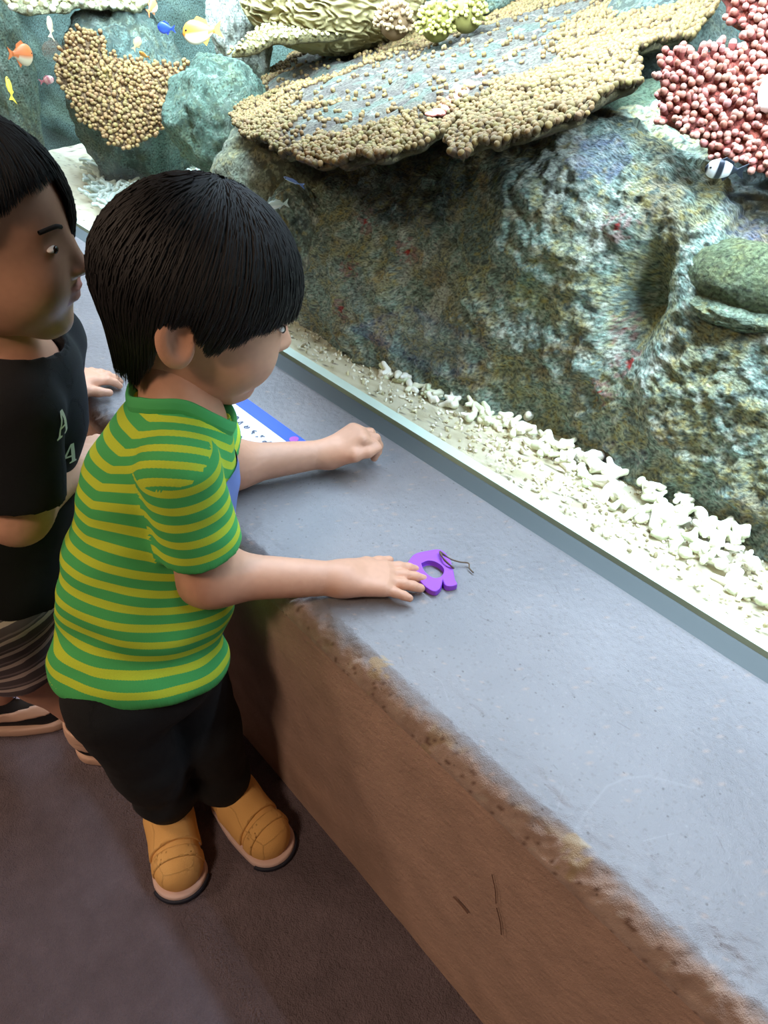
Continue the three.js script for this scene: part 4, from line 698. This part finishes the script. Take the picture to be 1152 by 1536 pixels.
  const spineCoord = (x, y, z) => { const g = (t) => { const c = clamp(t, 0, 1); bez.getPoint(c, bp); bez.getTangent(c, bt); return (x - bp.x) * bt.x + (y - bp.y) * bt.y + (z - bp.z) * bt.z; }; if (g(0) < 0) return g(0); if (g(1) > 0) return bezL + g(1); let lo = 0, hi = 1; for (let i = 0; i < 12; i++) { const m = (lo + hi) / 2; if (g(m) > 0) lo = m; else hi = m; } return lo * bezL; };
  for (let t = 0; t < sp.count; t += 3) {
    const cx = (sp.getX(t) + sp.getX(t + 1) + sp.getX(t + 2)) / 3, cy = (sp.getY(t) + sp.getY(t + 1) + sp.getY(t + 2)) / 3, cz = (sp.getZ(t) + sp.getZ(t + 1) + sp.getZ(t + 2)) / 3;
    const dt = torso(cx, cy, cz), da = armR(cx, cy, cz), dl = armL(cx, cy, cz), al = (q) => (cx - q.a.x) * q.ax.x + (cy - q.a.y) * q.ax.y + (cz - q.a.z) * q.ax.z, kind = da < dt + 0.001 && cutR(cx, cy, cz) < 0.004 && al(sleeveR) > -0.012 - 0.25 * (cx - shR.x) ? 1 : dl < dt + 0.001 && cutL(cx, cy, cz) < 0.004 && al(sleeveL) > -0.012 ? 2 : 0;
    const plain = hem(cx, cy, cz) > -0.011 || (kind === 1 && cutR(cx, cy, cz) > -0.008) || (kind === 2 && cutL(cx, cy, cz) > -0.008);
    for (let k = 0; k < 3; k++) {
      const x = sp.getX(t + k), y = sp.getY(t + k), z = sp.getZ(t + k); let v, u;
      if (plain) { v = 0.75; u = (x + z) * 8; }
      else if (kind === 0) { v = (spineCoord(x, y, z) - 0.7 * Math.max(0, Math.abs((x - neck.x) * latR.x + (z - neck.z) * latR.z) - 0.040) * sstep(S2.y - 0.05, neck.y - 0.01, y) + 0.0022 * fbm(x * 14, y * 14, z * 14, 2)) / PAIR; u = Math.atan2(z - S1.z, x - S1.x) * 2; }
      else { const sl = kind === 1 ? sleeveR : sleeveL; v = ((x - sl.a.x) * sl.ax.x + (y - sl.a.y) * sl.ax.y + (z - sl.a.z) * sl.ax.z) / PAIR + 0.3; u = Math.atan2(z - sl.a.z, x - sl.a.x) * 1.2; }
      uv[(t + k) * 2] = u; uv[(t + k) * 2 + 1] = v;
    }
  }
  sg.setAttribute('uv', new THREE.BufferAttribute(uv, 2));
  const r = rng(15), stripes = dataTex(128, 128, (u, v) => { const e = 0.008 * Math.sin(u * 6.283 * 17), y = (v + e) % 1, k = 1 + (r() - 0.5) * 0.10; const c = y > 0.02 && y < 0.47 ? [196, 218, 58] : [74, 180, 98]; return c.map((q) => q * k); });
  const shirtMat = std(0xffffff, 0.88, { map: stripes, sheen: 0.25, sheenColor: new THREE.Color(0xa0d060), sheenRoughness: 0.6 });
  const shirt = mesh('shirt', sg, shirtMat, root); shirt.userData.label = 'lime and green striped T-shirt';
  // collar ribbing
  const colPts = []; const cN = neck.clone().add(V(0.0, 0.006, 0)), cAx = head.w(0.0, -0.05, 0).sub(cN).normalize(), c1 = dirA(-20).addScaledVector(cAx, -dirA(-20).dot(cAx)).normalize(), c2 = new THREE.Vector3().crossVectors(cAx, c1);
  for (let k = 0; k < 28; k++) { const a = k / 28 * Math.PI * 2, o = cN.clone().addScaledVector(cAx, 0.10).addScaledVector(c1, Math.cos(a) * 0.053).addScaledVector(c2, Math.sin(a) * 0.049), q = shoot((x, y, z) => outer(x, y, z), o, cAx.clone().negate(), 0.2) ?? o.addScaledVector(cAx, -0.1); colPts.push(q.addScaledVector(cAx, 0.002 - 0.004 * Math.cos(a))); }
  const ring = new THREE.CatmullRomCurve3(colPts, true), cg = gridG(112, 10, (u, v) => { const q = ring.getPoint(u), rad = q.clone().sub(cN).addScaledVector(cAx, -q.clone().sub(cN).dot(cAx)).normalize(), a = v * Math.PI * 2; return q.addScaledVector(rad, Math.cos(a) * 0.0030 + Math.sin(a) * 0.003).addScaledVector(cAx, Math.sin(a) * 0.0085 - Math.cos(a) * 0.002).toArray(); });
  mesh('collar', cg, std(0x4cb468, 0.9, { sheen: 0.2, sheenColor: new THREE.Color(0x80d080) }), shirt).userData.label = 'plain green ribbed collar';
  // print on the chest: a blue block above a red one
  const chestN = dirA(-22), cC = shoot(outer, S2.clone().add(V(0, -0.035, 0)).addScaledVector(chestN, 0.2), chestN.clone().negate(), 0.3);
  const cv = document.createElement('canvas'); cv.width = 128; cv.height = 160; const c = cv.getContext('2d'); c.fillStyle = '#6f86c8'; c.fillRect(0, 0, 128, 78); c.fillStyle = '#d24a58'; c.fillRect(0, 82, 128, 78); c.fillStyle = '#e9e6ea'; c.fillRect(0, 78, 128, 4);
  const pt = new THREE.CanvasTexture(cv); pt.colorSpace = THREE.SRGBColorSpace;
  if (cC) mesh('print', patchG(outer, cC, chestN, UP, 0.105, 0.125, 18, 18, 0.0016), std(0xffffff, 0.8, { map: pt }), shirt).userData.label = 'blue and red printed panel';

  // trousers
  const legR = blend([cap(hipR, kneeR, 0.057, 0.045), cap(kneeR, anR.clone().add(V(0, -0.01, 0)), 0.045, 0.041)], 0.02), legL = blend([cap(hipL, kneeL, 0.057, 0.045), cap(kneeL, anL.clone().add(V(0, -0.01, 0)), 0.045, 0.041)], 0.02);
  const pel = ell(S0.clone().add(V(0, -0.02, 0)), [0.084, 0.07, 0.092], fr(-60, ax1));
  const cufR = halfSpace(anR.clone().add(V(0, 0.008, 0)), V(0.03, -1, -0.1).normalize()), cufL = halfSpace(anL.clone().add(V(0, 0.008, 0)), V(0.03, -1, -0.1).normalize());
  const tro = (x, y, z) => { const a = smax(legR(x, y, z), cufR(x, y, z), 0.006), b = smax(legL(x, y, z), cufL(x, y, z), 0.006); let d = smin(a, b, 0.012); d = smin(d, pel(x, y, z), 0.03); return d + 0.004 * fbm(x * 14, y * 30, z * 14, 2) + 0.0025 * Math.sin(y * 110 + 5 * fbm(x * 9, y * 5, z * 9, 2)) * sstep(0.25, 0.1, y); };
  const tg = smooth(nets(tro, L3(0.0, 0.03, -0.79), L3(0.35, 0.50, -0.50), 0.0055), 1); boxUV(tg);
  mesh('trousers', tg, std(0x0d1012, 0.92, { bumpMap: fabricBump, bumpScale: 0.0006 }), root).userData.label = 'loose black trousers';

  // mustard shoes
  const must = std(0xecba70, 0.93, { bumpMap: fabricBump, bumpScale: 0.0005, sheen: 0.25, sheenColor: new THREE.Color(0xffd890) }), soleM = std(0xd9bfb6, 0.7), navy = std(0x1b2030, 0.7), whiteM = std(0xe6ded6, 0.7), sp0 = shoeParts(0.168);
  const gU = boxUV(nets(sp0.upper, SLO, SHI, 0.0028)), gS = nets(sp0.sole, SLO, SHI, 0.0028);
  const strapG = boxUV(nets((x, y, z) => smax(smax(sp0.upper(x, y, z) - 0.0036, -sp0.upper(x, y, z) - 0.001, 0.001), Math.max(Math.abs(x - 0.080 - 0.06 * z) - 0.027, 0.022 - y), 0.003), SLO, SHI, 0.0022));
  const strap2G = boxUV(nets((x, y, z) => smax(smax(sp0.upper(x, y, z) - 0.0020, -sp0.upper(x, y, z) - 0.001, 0.001), Math.max(Math.abs(x - 0.122) - 0.010, 0.020 - y), 0.003), SLO, SHI, 0.0022));
  const bumpG = nets((x, y, z) => smax(sp0.plan(x / sp0.k, z / sp0.k, 0.0030) * sp0.k, Math.max(Math.abs(y - 0.004) - 0.004, 0.138 - x), 0.003), SLO, SHI, 0.0025);
  const flashG = nets((x, y, z) => smax(smax(sp0.upper(x, y, z) - 0.0022, -sp0.upper(x, y, z) - 0.001, 0.001), Math.max(Math.hypot(x - 0.098, (y - 0.030) * 1.3) - 0.009, z > -0.022 ? 1 : -1), 0.002), SLO, SHI, 0.002);
  for (const [toe, dd, lab] of [[V(0.107, 0, 0.553), V(-0.36, 0, -0.93), 0], [V(0.247, 0, 0.507), V(0.10, 0, -0.995), 1]]) {
    const d = dd.clone().normalize(), heel = toe.clone().addScaledVector(d, -0.165); heel.y = 0;
    const s = mesh('shoe', placeShoe(gU.clone(), heel, d), must, root); s.userData.label = 'mustard yellow strap shoe';
    mesh('sole', placeShoe(gS.clone(), heel, d), soleM, s); mesh('strap', placeShoe(strapG.clone(), heel, d), must, s); mesh('toe_seam', placeShoe(strap2G.clone(), heel, d), must, s); mesh('toe_bumper', placeShoe(bumpG.clone(), heel, d), navy, s); mesh('side_flash', placeShoe(flashG.clone(), heel, d), whiteM, s);
  }
}
// ---- child in the black T-shirt
{
  const root = thing('person', 'child in a black lettered T-shirt and striped shorts standing behind the first child', 'person', null);
  const head = headFrame(V(0.193, 0.845, 0.826), -38, 8, 0);
  const neck = V(0.186, 0.708, 0.848), S0 = V(0.085, 0.41, 0.885), S1 = V(0.122, 0.515, 0.882), S2 = V(0.166, 0.62, 0.872);
  const shR = V(0.152, 0.672, 0.770), shL = V(0.246, 0.672, 0.928), elR = V(0.120, 0.560, 0.768), wrR = V(0.230, 0.528, 0.868), elL = V(0.246, 0.560, 1.02), wrL = V(0.298, 0.503, 1.125);
  const hipR = V(0.05, 0.385, 0.86), hipL = V(0.125, 0.385, 0.92), kneeB = V(0.088, 0.205, 0.885), anB = V(0.128, 0.07, 0.862), kneeA = V(0.06, 0.205, 0.975), anA = V(0.035, 0.07, 1.015);
  const hands = [
    { wrist: wrR, elbow: elR, r0: 0.027, r1: 0.0195, dir: V(0.07, -0.012, 0.05), palm: V(0, -1, 0), thumb: V(-0.5, 0, 0.8), scale: 1.0, curl: [[0.1, 0], [10, 15, 12], [10, 15, 12], [10, 15, 12], [10, 15, 12]] },
    { wrist: wrL, elbow: elL, r0: 0.027, r1: 0.0195, dir: V(0.085, -0.004, -0.004), palm: V(0.05, -1, 0), thumb: V(0.1, 0, -1), scale: 1.0, spread: [0.06, 0.02, -0.04, -0.1], curl: [[0.15, 0.05], [8, 24, 18], [6, 24, 18], [6, 24, 18], [6, 22, 16]] },
  ];
  const body = makeBody({
    head, hands,
    bones: [[neck.clone().add(V(0, -0.02, 0)), head.w(-0.036, -0.05, 0), 0.038, 0.036], [shR, elR, 0.032, 0.030], [elR, wrR, 0.0295, 0.0195], [shL, elL, 0.032, 0.030], [elL, wrL, 0.0285, 0.0195], [S0, S2, 0.06, 0.052], [shR, shL, 0.03, 0.03], [S2, neck.clone().add(V(0, -0.02, 0)), 0.05, 0.036], [hipR, kneeB, 0.05, 0.038], [kneeB, anB, 0.037, 0.026], [hipL, kneeA, 0.05, 0.038], [kneeA, anA, 0.037, 0.026]],
  });
  mesh('body', body.geo, skinMat, root);
  for (const s of [-1, 1]) {
    const e = new THREE.SphereGeometry(1, 16, 12); e.scale(0.0045, 0.0028, 0.0085); const eye = mesh('eye', localGeo(head, e.translate(0.0725, -0.001, s * 0.030)), std(0xf0ece6, 0.2), root);
    const ir = new THREE.SphereGeometry(0.0046, 12, 10); ir.scale(0.5, 0.82, 1.1); mesh('iris', localGeo(head, ir.translate(0.0763, -0.001, s * 0.0305)), std(0x1c1310, 0.15), eye);
    mesh('eyebrow', localGeo(head, tubeG([L3(0.079, 0.016, s * 0.016), L3(0.0785, 0.0205, s * 0.028), L3(0.067, 0.018, s * 0.043)], 0.0022, 12, 6)), std(0x17120f, 0.9), root);
  }
  const end = (p) => { const a = Math.abs(p) * 180 / Math.PI; return table([0, 30, 50, 64, 76, 88, 98, 110, 121, 134, 180], [1.05, 1.10, 1.25, 1.60, 1.90, 1.82, 1.62, 1.72, 2.15, 2.35, 2.42])(a); };
  mesh('hair', makeHair(head, end, 0.0095, 8, { locks: 6000 }), std(0x0e0d0e, 0.62), root);
  // T-shirt
  const ax1 = S1.clone().sub(S0).normalize(), ax2 = neck.clone().sub(S1).normalize();
  const fr = (deg, axis) => { const X = dirA(deg).addScaledVector(axis, -dirA(deg).dot(axis)).normalize(); return [X, axis, new THREE.Vector3().crossVectors(X, axis)]; };
  const sbR = shR.clone().lerp(elR, 0.80), sbL = shL.clone().lerp(elL, 0.75), axR = elR.clone().sub(shR).normalize(), axL = elL.clone().sub(shL).normalize();
  const torso = blend([ell(S2, [0.086, 0.10, 0.072], fr(-20, ax2)), ell(S1, [0.090, 0.11, 0.088], fr(-25, ax1)), ell(S0, [0.094, 0.10, 0.100], fr(-30, ax1)), cap(shR.clone().lerp(shL, 0.15), shR.clone().lerp(shL, 0.85), 0.04, 0.04), cap(S2, neck.clone().add(V(0, -0.014, 0)), 0.06, 0.05)], 0.04);
  const armR = cap(shR, elR, 0.046, 0.052), armL = cap(shL, elL, 0.048, 0.052), cutR = halfSpace(sbR, axR), cutL = halfSpace(sbL, axL), hem = halfSpace(S0.clone().addScaledVector(ax1, -0.045), ax1.clone().negate());
  const neckCut = cap(neck.clone().add(V(0.012, 0.012, 0)), head.w(0.01, -0.07, 0), 0.046, 0.058);
  const outer = (x, y, z) => { let d = smax(torso(x, y, z), hem(x, y, z), 0.006); d = smin(d, Math.min(smax(armR(x, y, z), cutR(x, y, z), 0.004), smax(armL(x, y, z), cutL(x, y, z), 0.004)), 0.022); return d + 0.004 * fbm(x * 15, y * 20, z * 15, 2); };
  const shirtF = (x, y, z) => { let d = outer(x, y, z); d = smax(d, -neckCut(x, y, z), 0.004); const nr = armR(x, y, z) < 0.01 ? -cutR(x, y, z) - 0.02 : armL(x, y, z) < 0.01 ? -cutL(x, y, z) - 0.02 : 1; return nr > 0.02 ? d : Math.max(d, -Math.max(body.field(x, y, z) - 0.004, outer(x, y, z) + 0.007, nr)); };
  const sg = boxUV(smooth(nets(shirtF, L3(-0.05, 0.33, -1.08), L3(0.36, 0.76, -0.67), 0.0048), 1));
  const shirt = mesh('shirt', sg, std(0x0e1014, 0.92, { bumpMap: fabricBump, bumpScale: 0.0004, sheen: 0.1, sheenColor: new THREE.Color(0x506080) }), root); shirt.userData.label = 'black T-shirt with white lettering';
  // white letters on the chest, one patch for each
  const letter = (() => { const cv = document.createElement('canvas'); cv.width = cv.height = 128; const c = cv.getContext('2d'); c.clearRect(0, 0, 128, 128); c.fillStyle = '#e8e8e4'; c.font = 'bold 150px serif'; c.textAlign = 'center'; c.fillText('A', 64, 118); const t = new THREE.CanvasTexture(cv); t.colorSpace = THREE.SRGBColorSpace; return t; })();
  const letMat = std(0xffffff, 0.85, { map: letter, transparent: true, alphaTest: 0.5 });
  for (const [lx, ly] of [[94, 634], [104, 680]]) { const hit = shoot(outer, EYE, dirOf(lx, ly)); if (!hit) continue; const n = grad(outer, hit, 0.012); const up = ax2.clone().addScaledVector(RIGHT, 0.25); mesh('letter', patchG(outer, hit, n, up, 0.034, 0.034, 12, 12, 0.0015), letMat, shirt); }
  // striped shorts
  const legR = cap(hipR, hipR.clone().lerp(kneeB, 0.98), 0.068, 0.066), legL = cap(hipL, hipL.clone().lerp(kneeA, 0.9), 0.068, 0.066);
  const cR = halfSpace(hipR.clone().lerp(kneeB, 0.72), kneeB.clone().sub(hipR).normalize()), cL = halfSpace(hipL.clone().lerp(kneeA, 0.58), kneeA.clone().sub(hipL).normalize());
  const shF = (x, y, z) => { let d = smin(smax(legR(x, y, z), cR(x, y, z), 0.005), smax(legL(x, y, z), cL(x, y, z), 0.005), 0.012); d = smin(d, ell(S0.clone().add(V(0, -0.02, 0)), [0.09, 0.07, 0.10], fr(-40, ax1))(x, y, z), 0.03); d += 0.004 * fbm(x * 16, y * 16, z * 16, 2); return Math.max(d, -Math.max(body.field(x, y, z) - 0.004, d + 0.006)); };
  const pg = smooth(nets(shF, L3(-0.07, 0.14, -1.08), L3(0.26, 0.50, -0.74), 0.005), 1), uv = new Float32Array(pg.attributes.position.count * 2);
  for (let i = 0; i < uv.length / 2; i++) { const q = pg.attributes.position; uv[i * 2] = (q.getX(i) - q.getZ(i)) * 5; uv[i * 2 + 1] = q.getY(i) / 0.028; }
  pg.setAttribute('uv', new THREE.BufferAttribute(uv, 2));
  const zeb = dataTex(256, 128, (u, v) => { const y = (v + 1 + 0.22 * tileNoise(u, v, 5, 3, 3)) % 1; return y > 0.36 && y < 0.60 + 0.12 * tileNoise(u, v, 9, 8, 2) ? [226, 208, 198] : y > 0.74 && y < 0.86 ? [150, 136, 138] : [104, 94, 98]; });
  mesh('shorts', pg, std(0xffffff, 0.92, { map: zeb }), root).userData.label = 'grey shorts with pale wavy stripes';
  // sneakers
  const spx = shoeParts(0.195), SH2 = L3(0.22, 0.13, 0.07), SL2 = L3(-0.02, -0.01, -0.07), ub = std(0x15161a, 0.7), beige = std(0xd3b09a, 0.75), laceM = std(0xd9d6ee, 0.8);
  const u2 = (x, y, z) => smin(spx.upper(x, y, z), cap(L3(0.045, 0.04, 0), L3(0.043, 0.085, 0), 0.030, 0.034)(x, y, z), 0.012);
  const gU = boxUV(nets(u2, SL2, SH2, 0.003)), gS = nets((x, y, z) => spx.sole(x, y * 0.78, z), SL2, SH2, 0.003);
  const band = nets((x, y, z) => smax(smax(u2(x, y, z) - 0.003, -u2(x, y, z) - 0.001, 0.001), Math.max(Math.abs(y - 0.045 + 0.10 * (x - 0.10) * (x < 0.1 ? 1.4 : -1.2)) - 0.0095, x - 0.165), 0.002), SL2, SH2, 0.0025);
  const heelB = nets((x, y, z) => smax(smax(u2(x, y, z) - 0.0034, -u2(x, y, z) - 0.001, 0.001), Math.max(Math.abs(y - 0.072) - 0.012, x - 0.075), 0.002), SL2, SH2, 0.0025);
  const toeB = nets((x, y, z) => smax(smax(u2(x, y, z) - 0.003, -u2(x, y, z) - 0.001, 0.001), Math.max(0.135 - x, 0.040 - y, Math.abs(z) - 0.02), 0.002), SL2, SH2, 0.0025);
  const lace = (k) => { const pts = []; for (let i = -4; i <= 4; i++) { const z = i * 0.0055, x = 0.088 + k * 0.013 + (k % 2 ? 1 : -1) * i * 0.0008, q = shoot(u2, L3(x, 0.16, z), L3(0, -1, 0), 0.2) ?? L3(x, 0.06, z); q.y += 0.003; pts.push(q); } return tubeG(pts, 0.0034, 16, 6); };
  for (const [heel, d] of [[V(-0.030, 0, 1.062), V(0.85, 0, -0.53)], [V(0.092, 0, 0.892), V(0.78, 0, -0.62)]]) {
    const s = mesh('sneaker', placeShoe(gU.clone(), heel, d.clone().normalize()), ub, root); s.userData.label = 'black and beige sneaker';
    mesh('sole', placeShoe(gS.clone(), heel, d.clone().normalize()), beige, s); mesh('side_panel', placeShoe(band.clone(), heel, d.clone().normalize()), beige, s); mesh('heel_panel', placeShoe(heelB.clone(), heel, d.clone().normalize()), beige, s); mesh('toe_panel', placeShoe(toeB.clone(), heel, d.clone().normalize()), std(0xcfc9dc, 0.8), s);
    for (let k = 0; k < 3; k++) mesh('lace', placeShoe(lace(k), heel, d.clone().normalize()), laceM, s);
  }
}
// ---------------------------------------------------------------- small things on the ledge
{
  // purple fish-shaped ring toy with a cord loop
  const c = atY(655, 862, LEDGE_Y), root = thing('purple_toy', 'flat purple fish-shaped foam ring toy under the fingers of the front child', 'toy', new THREE.Vector3(c.x, LEDGE_Y + 0.0012, c.z));
  const loc = (px, py) => { const q = atY(px, py, LEDGE_Y + 0.008); return new THREE.Vector2(q.x - c.x, -(q.z - c.z)); };
  const out = [[612, 845], [622, 832], [640, 827], [660, 825], [672, 836], [678, 852], [681, 868], [684, 876], [670, 878], [664, 868], [660, 880], [652, 886], [640, 880], [628, 868], [614, 858]].map(([a, b]) => loc(a, b));
  const hole = [[632, 845], [642, 841], [654, 843], [664, 850], [666, 858], [660, 866], [648, 866], [636, 856]].map(([a, b]) => loc(a, b));
  const sh = new THREE.Shape(); sh.setFromPoints(new THREE.SplineCurve([...out, out[0]]).getPoints(70)); const hp = new THREE.Path(); hp.setFromPoints(new THREE.SplineCurve([...hole, hole[0]]).getPoints(40)); sh.holes.push(hp);
  const g = new THREE.ExtrudeGeometry(sh, { depth: 0.006, bevelEnabled: true, bevelSize: 0.001, bevelThickness: 0.001, bevelSegments: 2 }); g.rotateX(-Math.PI / 2);
  mesh('ring', g, std(0x9a4fe0, 0.6), root);
  const cp = (px, py, h) => atY(px, py, LEDGE_Y + h).sub(root.position);
  mesh('cord', tubeG([cp(661, 829, 0.010), cp(668, 842, 0.013), cp(682, 853, 0.008), cp(676, 848, 0.012), cp(664, 836, 0.014), cp(660, 827, 0.011), cp(675, 838, 0.008), cp(690, 843, 0.006), cp(703, 845, 0.005), cp(704, 852, 0.004), cp(710, 859, 0.003)], 0.0009, 90, 6), std(0x6b5a48, 0.7, { metalness: 0.2 }), root);
  // information sign lying on the ledge, mostly hidden by the child
  const sg = thing('information_sign', 'flat white information sign with a blue border lying on the ledge', 'sign', V(0.44, LEDGE_Y + 0.0012, 0.90));
  const W = 0.155, Lg = 0.26; mesh('panel', boxG(-W / 2, W / 2, 0, 0.003, -Lg / 2, Lg / 2), std(0xdfe6f6, 0.35), sg);
  for (const [x0, x1, z0, z1] of [[W / 2 - 0.022, W / 2, -Lg / 2, Lg / 2], [-W / 2, -W / 2 + 0.022, -Lg / 2, Lg / 2], [-W / 2 + 0.022, W / 2 - 0.022, -Lg / 2, -Lg / 2 + 0.022], [-W / 2 + 0.022, W / 2 - 0.022, Lg / 2 - 0.022, Lg / 2]]) mesh('border', boxG(x0, x1, 0.003, 0.0036, z0, z1), std(0x2a5be0, 0.35), sg);
  const cv = document.createElement('canvas'); cv.width = 256; cv.height = 128; const x = cv.getContext('2d'), r = rng(8); x.fillStyle = '#dfe6f6'; x.fillRect(0, 0, 256, 128); x.strokeStyle = '#26324f'; x.lineWidth = 3;
  for (let row = 0; row < 4; row++) for (let k = 0; k < 11; k++) { const bx = 10 + k * 22, by = 12 + row * 29; for (let s = 0; s < 3; s++) { x.beginPath(); x.moveTo(bx + r() * 15, by + r() * 17); x.quadraticCurveTo(bx + r() * 16, by + r() * 18, bx + r() * 15, by + r() * 17); x.stroke(); } }
  const t = new THREE.CanvasTexture(cv); t.colorSpace = THREE.SRGBColorSpace; const pg = new THREE.PlaneGeometry(0.20, 0.09); pg.rotateX(-Math.PI / 2); pg.rotateY(Math.PI / 2); pg.translate(0.002, 0.0034, 0); mesh('text_block', pg, std(0xffffff, 0.4, { map: t }), sg);
  const em = new THREE.CylinderGeometry(0.007, 0.007, 0.0008, 20); em.translate(W / 2 - 0.011, 0.0040, 0.106); mesh('emblem', em, std(0xb04fb8, 0.4), sg);
}
scene.traverse((o) => { if (o.isMesh) { o.castShadow = true; o.receiveShadow = true; } });
renderer.render(scene, camera);
